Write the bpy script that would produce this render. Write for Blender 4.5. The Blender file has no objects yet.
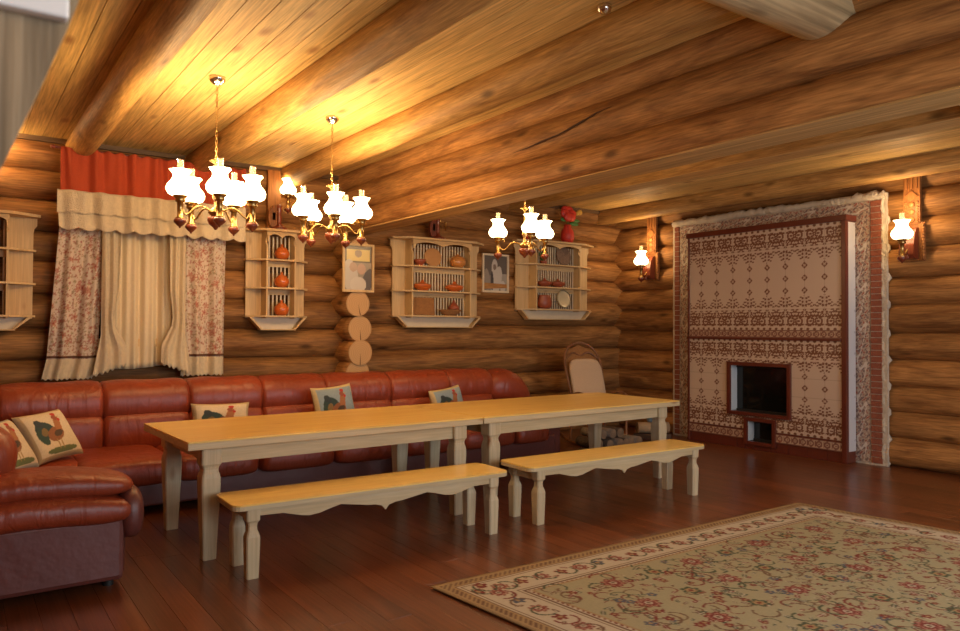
import bpy, math, random
import numpy as np
from mathutils import Vector, Matrix
random.seed(7); rng = np.random.RandomState(5)
S = bpy.context.scene; COL = S.collection
PI = math.pi

# ------------------------------------------------------------------ camera, world, light, exposure
CAMZ = 1.5
yaw, pitch, roll = math.radians(35.5), math.radians(1.0), math.radians(0.3)
fw = Vector((math.sin(yaw)*math.cos(pitch), math.cos(yaw)*math.cos(pitch), math.sin(pitch)))
r0 = Vector((math.cos(yaw), -math.sin(yaw), 0)); u0 = r0.cross(fw)
rr = r0*math.cos(roll)+u0*math.sin(roll); uu = -r0*math.sin(roll)+u0*math.cos(roll)
cd = bpy.data.cameras.new('camera'); cam = bpy.data.objects.new('camera', cd); COL.objects.link(cam)
cam.matrix_world = Matrix(((rr.x, uu.x, -fw.x, 0), (rr.y, uu.y, -fw.y, 0), (rr.z, uu.z, -fw.z, CAMZ), (0, 0, 0, 1)))
cd.sensor_width = 36; cd.lens = 36*740/960; cd.clip_start = 0.02; cd.clip_end = 100
cd.dof.use_dof = True; cd.dof.focus_distance = 7.5; cd.dof.aperture_fstop = 6.0
S.camera = cam

w = bpy.data.worlds.new('world'); S.world = w; w.use_nodes = True
w.node_tree.nodes['Background'].inputs[0].default_value = (0.55, 0.7, 1.0, 1)
w.node_tree.nodes['Background'].inputs[1].default_value = 0.6
DAYLIGHT_POWER = 62
def area(name, loc, rot, sx, sy, power, color):
    l = bpy.data.lights.new(name, 'AREA'); l.shape = 'RECTANGLE'; l.size = sx; l.size_y = sy; l.energy = power; l.color = color
    o = bpy.data.objects.new(name, l); COL.objects.link(o); o.location = loc; o.rotation_euler = rot
    return o
# added area lamps for daylight, set at unseen windows behind the camera
area('added_daylight', (5.6, -1.35, 1.75), (math.radians(90), 0, 0), 2.2, 1.5, DAYLIGHT_POWER, (0.86, 0.92, 1.0))
area('added_daylight', (2.0, -1.35, 1.75), (math.radians(90), 0, 0), 1.8, 1.5, DAYLIGHT_POWER*0.8, (0.86, 0.92, 1.0))
LAMP = 8.0; BULB = 6.2
LAMPCOL = (1.0, 0.70, 0.34)
def point_light(loc, power, radius=.022, color=(1.0, .66, .33)):
    l = bpy.data.lights.new('lamp_or_fill_light', 'POINT'); l.energy = power; l.color = color; l.shadow_soft_size = radius
    o = bpy.data.objects.new('lamp_or_fill_light', l); COL.objects.link(o); o.location = loc; return o
# warm fill lights added out of view behind the camera
for p_ in ((1.3, -.5, 2.4), (5.8, .6, 2.4), (6.3, -.8, 2.4)): point_light(p_, 20, .25, (1.0, .72, .42))
S.view_settings.view_transform = 'Standard'; S.view_settings.look = 'None'
S.view_settings.gamma = 1; S.view_settings.use_curve_mapping = False
S.view_settings.exposure = 0.58

# ------------------------------------------------------------------ mesh builder
class M:
    def __init__(s): s.v = []; s.f = []; s.m = []; s.s = []
    def add(s, vs, fs, mi=0, sm=False):
        b = len(s.v); s.v += [tuple(x) for x in vs]
        for f in fs: s.f.append([b+i for i in f]); s.m.append(mi); s.s.append(sm)
        return s
    def box(s, x0, x1, y0, y1, z0, z1, mi=0):
        vs = [(x, y, z) for z in (z0, z1) for y in (y0, y1) for x in (x0, x1)]
        return s.add(vs, [(0, 2, 3, 1), (4, 5, 7, 6), (0, 1, 5, 4), (2, 6, 7, 3), (0, 4, 6, 2), (1, 3, 7, 5)], mi)
    def prism(s, poly, d0, d1, ax, mi=0, sm=False):
        # poly: 2D points in the plane across axis ax, extruded from d0 to d1
        def P(a, b, d): return (d, a, b) if ax == 0 else ((a, d, b) if ax == 1 else (a, b, d))
        n = len(poly)
        vs = [P(a, b, d0) for a, b in poly]+[P(a, b, d1) for a, b in poly]
        s.add(vs, [tuple(range(n))[::-1], tuple(range(n, 2*n))], mi)
        s.add(vs, [(i, (i+1) % n, n+(i+1) % n, n+i) for i in range(n)], mi, sm)
        return s
    def lathe(s, prof, c=(0, 0, 0), seg=20, mi=0, sm=True, wave=None):
        n = len(prof); vs = []
        for k, (r, z) in enumerate(prof):
            for i in range(seg):
                a = 2*PI*i/seg; rk = r
                if wave and k >= n-wave[0]: rk = r*(1+wave[1]*math.cos(a*wave[2])*(k-(n-wave[0])+1)/wave[0])
                vs.append((c[0]+rk*math.cos(a), c[1]+rk*math.sin(a), c[2]+z))
        fs = [(k*seg+i, k*seg+(i+1) % seg, (k+1)*seg+(i+1) % seg, (k+1)*seg+i) for k in range(n-1) for i in range(seg)]
        return s.add(vs, fs, mi, sm)
    def tube(s, pts, r, seg=8, mi=0, cap=True):
        pts = [Vector(p) for p in pts]; n = len(pts); vs = []
        rs = r if isinstance(r, (list, tuple)) else [r]*n
        nx = None
        for i, p in enumerate(pts):
            t = (pts[min(i+1, n-1)]-pts[max(i-1, 0)]).normalized()
            if nx is None:
                nx = t.cross(Vector((0, 0, 1)))
                if nx.length < .1: nx = t.cross(Vector((0, 1, 0)))
            nx = (nx-t*nx.dot(t)).normalized(); ny = t.cross(nx)
            for k in range(seg):
                a = 2*PI*k/seg; vs.append(p+nx*(rs[i]*math.cos(a))+ny*(rs[i]*math.sin(a)))
        fs = [(i*seg+k, i*seg+(k+1) % seg, (i+1)*seg+(k+1) % seg, (i+1)*seg+k) for i in range(n-1) for k in range(seg)]
        s.add(vs, fs, mi, True)
        if cap: s.add(vs, [tuple(range(seg))[::-1], tuple(range((n-1)*seg, n*seg))], mi)
        return s
    def log(s, p0, p1, r, seed=0, seg=28, n=30, mi=0, capmi=None, flat=None):
        R = random.Random(seed); p0 = Vector(p0); p1 = Vector(p1); t = (p1-p0); L = t.length; t.normalize()
        nx = t.cross(Vector((0, 0, 1))).normalized(); ny = Vector((0, 0, 1))
        ph = [R.uniform(0, 6.3) for _ in range(8)]; vs = []
        knots = [(R.uniform(0, L), R.uniform(0, 6.28), R.uniform(.004, .012)) for _ in range(int(L*1.2))]
        n = max(3, int(n*L/6)+2)
        for i in range(n):
            u = L*i/(n-1); c = p0+t*u+ny*(.006*math.sin(u*1.1+ph[0]))+nx*(.006*math.sin(u*.9+ph[1]))
            for k in range(seg):
                a = 2*PI*k/seg
                q = r*(1+.015*math.sin(2*a+ph[2]+u*.4)+.012*math.sin(3*a+ph[3]-u*.7)+.01*math.sin(u*2.3+ph[4]))
                P = c+nx*(q*math.cos(a))+ny*(q*math.sin(a))
                if flat is not None and P.z < flat: P.z = flat
                vs.append(P)
        fs = [(i*seg+k, i*seg+(k+1) % seg, (i+1)*seg+(k+1) % seg, (i+1)*seg+k) for i in range(n-1) for k in range(seg)]
        b = len(s.v); s.add(vs, fs, mi, True)
        cm = mi if capmi is None else capmi
        for f in (list(range(seg))[::-1], list(range((n-1)*seg, n*seg))):
            s.f.append([b+q for q in f]); s.m.append(cm); s.s.append(False)
        return s
    def sq(s, c, d, e1=.35, e2=.35, nu=28, nv=14, mi=0, rot=None, warp=None):
        # superquadric cushion
        def sp(x, e): return math.copysign(abs(x)**e, x)
        vs = []
        for j in range(nv+1):
            v = -PI/2+PI*j/nv
            for i in range(nu):
                u = 2*PI*i/nu
                p = Vector((d[0]*sp(math.cos(v), e1)*sp(math.cos(u), e2), d[1]*sp(math.cos(v), e1)*sp(math.sin(u), e2), d[2]*sp(math.sin(v), e1)))
                if warp: p = warp(p)
                if rot: p = rot @ p
                vs.append(p+Vector(c))
        fs = [(j*nu+i, j*nu+(i+1) % nu, (j+1)*nu+(i+1) % nu, (j+1)*nu+i) for j in range(nv) for i in range(nu)]
        return s.add(vs, fs, mi, True)
    def tf(s, mat, start=0):
        for i in range(start, len(s.v)): s.v[i] = tuple(mat @ Vector(s.v[i]))
        return s
    def build(s, name, mats, parent=None, bevel=0, loc=None, kind=None, org=None):
        me = bpy.data.meshes.new(name)
        vs = s.v
        if org is not None: vs = [(a-org[0], b-org[1], c-org[2]) for a, b, c in vs]; loc = org
        me.from_pydata([tuple(v) for v in vs], [], s.f)
        if not isinstance(mats, (list, tuple)): mats = [mats]
        for m in mats: me.materials.append(m)
        me.polygons.foreach_set('material_index', s.m); me.polygons.foreach_set('use_smooth', s.s)
        import bmesh
        me.update()
        o = bpy.data.objects.new(name, me); COL.objects.link(o)
        if parent: o.parent = parent
        if loc is not None: o.location = loc
        if bevel:
            b = o.modifiers.new('bevel', 'BEVEL'); b.width = bevel; b.segments = 2; b.limit_method = 'ANGLE'; b.angle_limit = math.radians(40)
        if kind: o['kind'] = kind
        return o

def grid(name, nu, nv, pos, col, mat, parent=None, hole=None, thick=0, smooth=True, org=None):
    # a sheet whose own pattern sits in a colour attribute; col(u,v)->array, pos(u,v)->point
    us = np.linspace(0, 1, nu+1); vv = np.linspace(0, 1, nv+1)
    U, V = np.meshgrid(us, vv); U = U.ravel(); V = V.ravel()
    P = np.stack(pos(U, V), 1)
    if org is not None: P = P-np.array(org)
    C = col(U, V); C = np.concatenate([C, np.ones((len(C), 1))], 1)
    i = np.arange(nu); j = np.arange(nv); I, J = np.meshgrid(i, j); I = I.ravel(); J = J.ravel()
    if hole is not None:
        k = ~hole((I+.5)/nu, (J+.5)/nv); I = I[k]; J = J[k]
    a = J*(nu+1)+I; F = np.stack([a, a+1, a+nu+2, a+nu+1], 1)
    me = bpy.data.meshes.new(name); me.from_pydata(P.tolist(), [], F.tolist())
    at = me.color_attributes.new('Col', 'FLOAT_COLOR', 'POINT'); at.data.foreach_set('color', C.astype(np.float32).ravel())
    me.materials.append(mat)
    me.polygons.foreach_set('use_smooth', [smooth]*len(F)); me.update()
    o = bpy.data.objects.new(name, me); COL.objects.link(o)
    if parent: o.parent = parent
    if org is not None: o.location = org
    if thick:
        m = o.modifiers.new('solid', 'SOLIDIFY'); m.thickness = thick; m.offset = 0
    return o

def tag(o, label, cat, group=None):
    o['label'] = label; o['category'] = cat
    if group: o['group'] = group
    return o
def thing(name, loc, label, cat, group=None, rz=0):
    o = bpy.data.objects.new(name, None); COL.objects.link(o); o.location = loc; o.rotation_euler = (0, 0, rz)
    o.empty_display_size = .1
    return tag(o, label, cat, group)
def kids(o): return [c for c in bpy.data.objects if c.parent == o]
def dup(o, parent=None, loc=None, rz=None):
    c = o.copy(); COL.objects.link(c)
    if parent: c.parent = parent
    if loc is not None: c.location = loc
    if rz is not None: c.rotation_euler = (0, 0, rz)
    for k in kids(o): dup(k, c)
    return c

# ------------------------------------------------------------------ materials
def newmat(name):
    m = bpy.data.materials.new(name); m.use_nodes = True; nt = m.node_tree
    return m, nt, nt.nodes['Principled BSDF']
def N(nt, t, **k):
    n = nt.nodes.new(t)
    for a, b in k.items(): setattr(n, a, b)
    return n
def flat(name, c, rough=.5, metal=0, bump=0, bscale=40, coat=0, var=0.0, emis=None, trans=0, spec=.5):
    m, nt, p = newmat(name)
    p.inputs['Base Color'].default_value = (*c, 1); p.inputs['Roughness'].default_value = rough; p.inputs['Metallic'].default_value = metal
    p.inputs['Coat Weight'].default_value = coat; p.inputs['Transmission Weight'].default_value = trans
    p.inputs['Specular IOR Level'].default_value = spec
    if emis: p.inputs['Emission Color'].default_value = (*emis[0], 1); p.inputs['Emission Strength'].default_value = emis[1]
    tc = N(nt, 'ShaderNodeTexCoord')
    if var:
        n = N(nt, 'ShaderNodeTexNoise'); n.inputs['Scale'].default_value = bscale*.3; n.inputs['Detail'].default_value = 4
        nt.links.new(tc.outputs['Object'], n.inputs['Vector'])
        x = N(nt, 'ShaderNodeMix', data_type='RGBA'); x.inputs[6].default_value = (*[q*(1-var) for q in c], 1); x.inputs[7].default_value = (*[min(1, q*(1+var)) for q in c], 1)
        nt.links.new(n.outputs['Fac'], x.inputs[0]); nt.links.new(x.outputs[2], p.inputs['Base Color'])
    if bump:
        n = N(nt, 'ShaderNodeTexNoise'); n.inputs['Scale'].default_value = bscale; n.inputs['Detail'].default_value = 3
        nt.links.new(tc.outputs['Object'], n.inputs['Vector'])
        b = N(nt, 'ShaderNodeBump'); b.inputs['Strength'].default_value = bump; b.inputs['Distance'].default_value = .02
        nt.links.new(n.outputs['Fac'], b.inputs['Height']); nt.links.new(b.outputs[0], p.inputs['Normal'])
    return m
def wood(name, light, dark, axis, across=7, along=.5, rough=.5, rand=.25, knots=.5, kcol=None, bump=.25, coat=0.0, fine=.35, kscale=1.6):
    m, nt, p = newmat(name); L = nt.links
    tc = N(nt, 'ShaderNodeTexCoord'); geo = N(nt, 'ShaderNodeNewGeometry')
    off = N(nt, 'ShaderNodeVectorMath', operation='SCALE'); 
    comb = N(nt, 'ShaderNodeCombineXYZ'); L.new(geo.outputs['Random Per Island'], comb.inputs[0]); L.new(geo.outputs['Random Per Island'], comb.inputs[1]); L.new(geo.outputs['Random Per Island'], comb.inputs[2])
    L.new(comb.outputs[0], off.inputs[0]); off.inputs['Scale'].default_value = 37.0
    add = N(nt, 'ShaderNodeVectorMath', operation='ADD'); L.new(tc.outputs['Object'], add.inputs[0]); L.new(off.outputs[0], add.inputs[1])
    def mapp(a, b):
        q = N(nt, 'ShaderNodeMapping'); sc = [b, b, b]; sc[axis] = a; q.inputs['Scale'].default_value = sc
        L.new(add.outputs[0], q.inputs[0]); return q
    n1 = N(nt, 'ShaderNodeTexNoise'); n1.inputs['Scale'].default_value = 1; n1.inputs['Detail'].default_value = 5; n1.inputs['Distortion'].default_value = .8; n1.inputs['Roughness'].default_value = .6
    L.new(mapp(along, across).outputs[0], n1.inputs['Vector'])
    r1 = N(nt, 'ShaderNodeValToRGB'); r1.color_ramp.elements[0].position = .32; r1.color_ramp.elements[1].position = .62
    r1.color_ramp.elements[0].color = (*dark, 1); r1.color_ramp.elements[1].color = (*light, 1); L.new(n1.outputs['Fac'], r1.inputs[0])
    n2 = N(nt, 'ShaderNodeTexNoise'); n2.inputs['Scale'].default_value = 1; n2.inputs['Detail'].default_value = 3
    L.new(mapp(along*4, across*9).outputs[0], n2.inputs['Vector'])
    mr = N(nt, 'ShaderNodeMapRange'); mr.inputs['From Min'].default_value = .3; mr.inputs['From Max'].default_value = .7; mr.inputs['To Min'].default_value = 1-fine; mr.inputs['To Max'].default_value = 1+fine*.5
    L.new(n2.outputs['Fac'], mr.inputs['Value'])
    mul = N(nt, 'ShaderNodeVectorMath', operation='SCALE'); L.new(r1.outputs[0], mul.inputs[0]); L.new(mr.outputs[0], mul.inputs['Scale'])
    rv = N(nt, 'ShaderNodeMapRange'); rv.inputs['To Min'].default_value = 1-rand; rv.inputs['To Max'].default_value = 1+rand*.6; L.new(geo.outputs['Random Per Island'], rv.inputs['Value'])
    mul2 = N(nt, 'ShaderNodeVectorMath', operation='SCALE'); L.new(mul.outputs[0], mul2.inputs[0]); L.new(rv.outputs[0], mul2.inputs['Scale'])
    last = mul2.outputs[0]
    if knots:
        vo = N(nt, 'ShaderNodeTexVoronoi'); vo.inputs['Scale'].default_value = 1
        L.new(mapp(kscale*1.0, kscale*2.6).outputs[0], vo.inputs['Vector'])
        kr = N(nt, 'ShaderNodeMapRange'); kr.inputs['From Min'].default_value = .05; kr.inputs['From Max'].default_value = .17; kr.inputs['To Min'].default_value = knots; kr.inputs['To Max'].default_value = 0
        L.new(vo.outputs['Distance'], kr.inputs['Value'])
        mx = N(nt, 'ShaderNodeMix', data_type='RGBA'); mx.inputs[7].default_value = (*(kcol or [q*.35 for q in dark]), 1)
        L.new(kr.outputs[0], mx.inputs[0]); L.new(last, mx.inputs[6]); last = mx.outputs[2]
    L.new(last, p.inputs['Base Color']); p.inputs['Roughness'].default_value = rough; p.inputs['Coat Weight'].default_value = coat; p.inputs['Coat Roughness'].default_value = .25
    if rough > .41: p.inputs['Specular IOR Level'].default_value = .22
    if bump:
        b = N(nt, 'ShaderNodeBump'); b.inputs['Strength'].default_value = bump; b.inputs['Distance'].default_value = .01
        L.new(n2.outputs['Fac'], b.inputs['Height']); L.new(b.outputs[0], p.inputs['Normal'])
    return m
def attr(name, rough=.6, bump=0, bscale=300, trans=0, coat=0, spec=.5):
    m, nt, p = newmat(name); L = nt.links
    a = N(nt, 'ShaderNodeVertexColor'); a.layer_name = 'Col'; L.new(a.outputs[0], p.inputs['Base Color'])
    p.inputs['Roughness'].default_value = rough; p.inputs['Coat Weight'].default_value = coat; p.inputs['Specular IOR Level'].default_value = spec
    if bump:
        tc = N(nt, 'ShaderNodeTexCoord'); n = N(nt, 'ShaderNodeTexNoise'); n.inputs['Scale'].default_value = bscale; L.new(tc.outputs['Object'], n.inputs['Vector'])
        b = N(nt, 'ShaderNodeBump'); b.inputs['Strength'].default_value = bump; b.inputs['Distance'].default_value = .005; L.new(n.outputs['Fac'], b.inputs['Height']); L.new(b.outputs[0], p.inputs['Normal'])
    return m

LOGL, LOGD = (.43, .208, .066), (.20, .082, .025)
logX = wood('log_wood_x', LOGL, LOGD, 0, 11, 1.4, .62, .3, .8)
logY = wood('log_wood_y', LOGL, LOGD, 1, 11, 1.4, .62, .3, .8)
beamY = wood('beam_wood', (.50, .29, .095), (.29, .145, .042), 1, 11, 1.3, .6, .15, .8)
cutY = wood('cut_beam_wood', (.58, .36, .14), (.46, .27, .09), 1, 9, .4, .75, .1, .4)
boardY = wood('ceiling_board_wood', (.74, .50, .19), (.62, .39, .13), 1, 9, .7, .6, .16, .75, (.25, .10, .03), .1, kscale=1.5)
endcut = None
def rings():
    m, nt, p = newmat('log_end_wood'); L = nt.links
    tc = N(nt, 'ShaderNodeTexCoord'); wv = N(nt, 'ShaderNodeTexWave', wave_type='RINGS', rings_direction='Y'); wv.inputs['Scale'].default_value = 14; wv.inputs['Distortion'].default_value = 1.2
    L.new(tc.outputs['Object'], wv.inputs['Vector'])
    r = N(nt, 'ShaderNodeValToRGB'); r.color_ramp.elements[0].color = (.46, .25, .09, 1); r.color_ramp.elements[1].color = (.60, .36, .15, 1); L.new(wv.outputs['Fac'], r.inputs[0]); L.new(r.outputs[0], p.inputs['Base Color'])
    p.inputs['Roughness'].default_value = .6; return m
endcut = rings()
crack = flat('dark_crack', (.06, .025, .01), .9, var=.1)
moss = flat('dark_caulk', (.10, .055, .025), .95, bump=.5, bscale=60, var=.3)
floorM = wood('floor_wood', (.20, .060, .020), (.12, .034, .012), 1, 8, .5, .30, .25, .25, None, .08, .25, fine=.25)
pineX = wood('pine_x', (.62, .50, .30), (.52, .39, .21), 0, 9, .7, .42, .08, .9, (.30, .13, .05), .05, .1, fine=.12, kscale=2.2)
pineY = wood('pine_y', (.62, .50, .30), (.52, .39, .21), 1, 9, .7, .42, .08, .9, (.30, .13, .05), .05, .1, fine=.12, kscale=2.2)
pineZ = wood('pine_z', (.62, .51, .33), (.54, .42, .24), 2, 9, .7, .45, .08, .9, (.32, .15, .06), .05, fine=.12, kscale=2.2)
topX = wood('lamplit_varnished_pine', (.93, .67, .21), (.85, .56, .14), 0, 10, .5, .32, .1, .3, (.45, .2, .06), .03, .25, fine=.12)  # varnished pine with the chandeliers' warm light put into its colour
shelfZ = wood('shelf_pine_z', (.66, .47, .24), (.56, .36, .16), 2, 9, .7, .5, .08, .5, (.35, .18, .07), .05, fine=.15, kscale=3)
shelfX = wood('shelf_pine_x', (.66, .47, .24), (.56, .36, .16), 0, 9, .7, .5, .08, .5, (.35, .18, .07), .05, fine=.15, kscale=3)
spind = flat('pale_spindle', (.66, .55, .38), .5, var=.1)
redwood = wood('red_brown_wood', (.26, .055, .022), (.13, .022, .012), 2, 12, 1, .3, .1, 0, coat=.3, bump=.05)
carved = wood('carved_wood', (.36, .15, .045), (.22, .08, .022), 2, 12, 1, .45, .1, .3)
cane = wood('bent_cane', (.30, .13, .05), (.16, .06, .025), 2, 14, 2, .4, .2, 0)
brass = flat('brass', (.48, .31, .11), .3, 1, var=.1)
chrome = flat('chrome', (.75, .72, .68), .15, 1, var=.05)
iron = flat('dark_iron', (.03, .028, .026), .5, .5, var=.2)
def leather(name, c):
    m, nt, p = newmat(name); L = nt.links; tc = N(nt, 'ShaderNodeTexCoord')
    n = N(nt, 'ShaderNodeTexNoise'); n.inputs['Scale'].default_value = 3; n.inputs['Detail'].default_value = 5; L.new(tc.outputs['Object'], n.inputs['Vector'])
    x = N(nt, 'ShaderNodeMix', data_type='RGBA'); x.inputs[6].default_value = (*[q*.7 for q in c], 1); x.inputs[7].default_value = (*[q*1.25 for q in c], 1)
    L.new(n.outputs['Fac'], x.inputs[0]); L.new(x.outputs[2], p.inputs['Base Color'])
    mp = N(nt, 'ShaderNodeMapping'); mp.inputs['Scale'].default_value = (9, 9, 2.2); L.new(tc.outputs['Object'], mp.inputs[0])
    n2 = N(nt, 'ShaderNodeTexNoise'); n2.inputs['Scale'].default_value = 1.2; n2.inputs['Detail'].default_value = 3; n2.inputs['Distortion'].default_value = .7; L.new(mp.outputs[0], n2.inputs['Vector'])
    b = N(nt, 'ShaderNodeBump'); b.inputs['Strength'].default_value = .5; b.inputs['Distance'].default_value = .03; L.new(n2.outputs['Fac'], b.inputs['Height'])
    n3 = N(nt, 'ShaderNodeTexVoronoi'); n3.inputs['Scale'].default_value = 140; L.new(tc.outputs['Object'], n3.inputs['Vector'])
    b2 = N(nt, 'ShaderNodeBump'); b2.inputs['Strength'].default_value = .12; b2.inputs['Distance'].default_value = .003; L.new(n3.outputs['Distance'], b2.inputs['Height']); L.new(b.outputs[0], b2.inputs['Normal']); L.new(b2.outputs[0], p.inputs['Normal'])
    p.inputs['Roughness'].default_value = .42; p.inputs['Coat Weight'].default_value = .08; p.inputs['Coat Roughness'].default_value = .3
    return m
leath = leather('oxblood_leather', (.25, .040, .013))
leath2 = flat('dark_oxblood_leather', (.12, .034, .026), .4, bump=.25, bscale=9, var=.2)
redcloth = flat('red_linen', (.46, .062, .015), .85, bump=.4, bscale=250, var=.12)
lace = flat('cream_lace', (.74, .62, .42), .9, bump=.9, bscale=120, var=.15)
tulle = flat('cream_tulle', (.70, .58, .38), .9, bump=.2, bscale=200, var=.08)
brown = flat('brown_ribbon', (.12, .045, .02), .7, var=.1)
floral = attr('floral_print', .85, .2)
tileM = attr('glazed_tile', .22, coat=.3); mosaicM = attr('mosaic_tile', .5)
rugM = attr('rug_pile', .95, .5, 200, spec=.1); clothM = attr('tapestry_cloth', .9, .4, 250)
photoM = attr('photo_print', .25)
redmold = flat('dark_red_moulding', (.12, .024, .013), .3, var=.15, coat=.3)
whitetile = attr('white_tile', .2)
stone = flat('pale_mortar', (.55, .47, .36), .95, bump=1, bscale=30, var=.35)
orange = flat('orange_glaze', (.55, .12, .02), .3, var=.25, bscale=30, coat=.3)
rust = flat('rust_clay', (.30, .07, .03), .4, var=.3, bscale=30)
wicker = flat('wicker', (.42, .19, .06), .8, bump=1, bscale=160, var=.3)
green = flat('green_leaf', (.04, .16, .03), .5, var=.3)
redp = flat('poppy_red', (.55, .035, .02), .5, var=.2)
yellow = flat('yellow_petal', (.65, .38, .06), .6, var=.2)
bluemug = flat('blue_grey_enamel', (.16, .24, .30), .4, var=.2)
plateM = flat('cream_plate', (.60, .50, .30), .3, var=.15)
blackglass = flat('fire_glass', (.006, .007, .006), .06, spec=.6, var=.1)
cream = flat('cream_cushion', (.58, .42, .27), .9, bump=.4, bscale=200, var=.08)
whitewash = wood('whitewashed_wood', (.30, .225, .135), (.24, .18, .105), 2, 10, 1, .6, .05, .2)
whitepaint = flat('white_paint', (.75, .76, .74), .5, var=.05)
winpane = flat('night_glass', (.02, .025, .035), .05, var=.05)
def glow(name, c, s):
    m, nt, p = newmat(name); p.inputs['Base Color'].default_value = (.9, .88, .82, 1); p.inputs['Roughness'].default_value = .3
    p.inputs['Emission Color'].default_value = (*c, 1); p.inputs['Emission Strength'].default_value = s
    return m
shadeM = glow('lit_opal_glass', LAMPCOL, LAMP); bandM = glow('shade_line', (.55, .3, .35), 1.2)
def chim():
    m, nt, p = newmat('clear_chimney_glass'); p.inputs['Base Color'].default_value = (1, .9, .7, 1); p.inputs['Roughness'].default_value = .05
    p.inputs['Transmission Weight'].default_value = .9; p.inputs['IOR'].default_value = 1.2
    p.inputs['Emission Color'].default_value = (1, .75, .35, 1); p.inputs['Emission Strength'].default_value = .12
    return m
chimM = chim()

# ------------------------------------------------------------------ the room
XL, XR, YF, YB, ZC = -.38, 8.6, -1.45, 8.28, 3.3
XP = 3.84
def struct(o): o['kind'] = 'structure'; return o
# floor boards along the room
m = M(); x = XL-.1; R = random.Random(3)
while x < 8.75:
    y = YF-.3-R.uniform(0, 2)
    while y < 8.5:
        L = R.uniform(2.2, 3.6); m.box(x+.0006, x+.1444, y+.0006, y+L-.0006, -.04, 0); y += L
    x += .145
struct(m.build('floor', floorM, bevel=.0012))
sub = M().box(XL-.3, 9, YF-.3, 8.6, -.08, -.035)
struct(sub.build('trim_1', crack))
# ceiling of tongue and groove boards
m = M(); x = XL-.2
while x < 8.8:
    m.box(x+.0025, x+.154, YF-.2, 8.5, 3.3, 3.34); x += .1565
m.box(XL-.2, 8.8, YF-.2, 8.5, 3.33, 3.36, 1)
struct(m.build('ceiling', [boardY, crack]))
# log walls
def logwall(name, seams, fn, mat, extra=None, r=None):
    m = M()
    for k in range(len(seams)-1):
        zc = (seams[k]+seams[k+1])/2; rad = (seams[k+1]-seams[k])/2+.013
        p0, p1 = fn(zc); m.log(p0, p1, rad, seed=k*13+len(name)+int(p0[0]*10))
    if extra: extra(m)
    return struct(m.build(name, [mat, moss]))
sb_l = [-.03, .27, .57, .87, 1.17, 1.48, 1.81, 2.12, 2.41, 2.71, 3.0, 3.31]
sb_r = [-.03, .27, .57, .88, 1.22, 1.55, 1.90, 2.23, 2.54, 2.84, 3.12, 3.42]
sr = [0, .31, .60, .88, 1.18, 1.47, 1.79, 2.09, 2.41, 2.73, 3.05, 3.35]
def bk(x0, x1, y): return lambda m: m.box(x0, x1, y, y+.06, -.05, 3.36, 1)
logwall('wall_back', sb_l, lambda z: ((XL-.2, 8.28, z), (XP, 8.28, z)), logX, bk(XL-.2, XP, 8.27))
logwall('wall_back', sb_r, lambda z: ((XP, 8.29, z), (8.75, 8.29, z)), logX, bk(XP, 8.8, 8.28))
logwall('wall_right', sr, lambda z: ((8.6, YF-.2, z), (8.6, 8.5, z)), logY, lambda m: m.box(8.6, 8.68, YF-.2, 8.5, -.05, 3.36, 1))
logwall('wall_left', sr, lambda z: ((-.55, YF-.2, z), (-.55, 8.4, z)), logY, lambda m: m.box(-.66, -.56, YF-.2, 8.4, -.05, 3.36, 1))
# wall behind the camera with two window openings
m = M()
for k in range(len(sr)-1):
    zc = (sr[k]+sr[k+1])/2; rad = .172
    spans = [(-.8, .95), (3.05, 4.35), (6.85, 8.8)] if .95 < zc < 2.5 else [(-.8, 8.8)]
    for a, b in spans: m.log((a, YF-.15, zc), (b, YF-.15, zc), rad, seed=k+90)
struct(m.build('wall_front', logX))
for n, (a, b) in enumerate([(.95, 3.05), (4.35, 6.85)]):
    f = M()
    for q in ((a, a+.07), (b-.07, b), ((a+b)/2-.03, (a+b)/2+.03)): f.box(q[0], q[1], YF-.15, YF-.02, .95, 2.5)
    f.box(a, b, YF-.15, YF-.02, .95, 1.02); f.box(a, b, YF-.15, YF-.02, 2.43, 2.5)
    struct(f.build('window_%d' % (n+2), whitepaint, bevel=.005))
# cut log wall between the two rooms: stub with bare ends at the back, lintel logs overhead
sp = [-.03, .27, .57, .87, 1.03+.0, 1.335, 1.635, 1.93, 2.23, 2.53]
m = M(); ends = []
for k, zc in enumerate([.15, .42, .70, .97, 1.21, 1.49, 1.78, 2.08, 2.38]):
    jx = [0, .01, -.01, 0, .02, .02, -.02, .01, 0][k]; ye = [7.8, 7.81, 7.79, 7.825, 7.80, 7.815, 7.79, 7.81, 7.80][k]
    m.log((XP+jx, ye, zc), (XP+jx, 8.35, zc), .150, seed=k+5, n=24); ends.append((XP+jx, ye, zc))
for zc, fl, r in ((2.71, 2.615, .160), (3.0, None, .157), (3.26, None, .14)):
    m.log((XP+.01, YF-.2, zc), (XP+.01, 8.4, zc), r, seed=int(zc*31), flat=fl, n=40)
wp = struct(m.build('wall_partition', logY))
for (x, y, z) in ends:
    c = M(); n = 30; vs = [(0, -.004, 0)]+[(.146*math.cos(2*PI*i/n), -.004, .146*math.sin(2*PI*i/n)) for i in range(n)]
    c.add(vs, [(0, 1+i, 1+(i+1) % n) for i in range(n)])
    c.add([(0, -.006, 0), (.006, -.006, -.14), (-.006, -.006, -.14), (.0, -.006, .02)], [(0, 2, 1)], 1)
    c.tf(Matrix.Rotation(random.uniform(-.25, .25), 4, 'Y'))
    c.build('log_end', [endcut, crack], wp, loc=(x, y, z))
ck = M(); cp = [(3.688, 4.72, 2.925), (3.686, 4.53, 2.93), (3.682, 4.35, 2.945), (3.678, 4.15, 2.955), (3.682, 3.95, 2.99), (3.69, 3.76, 3.03), (3.70, 3.62, 3.045)]
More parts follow.
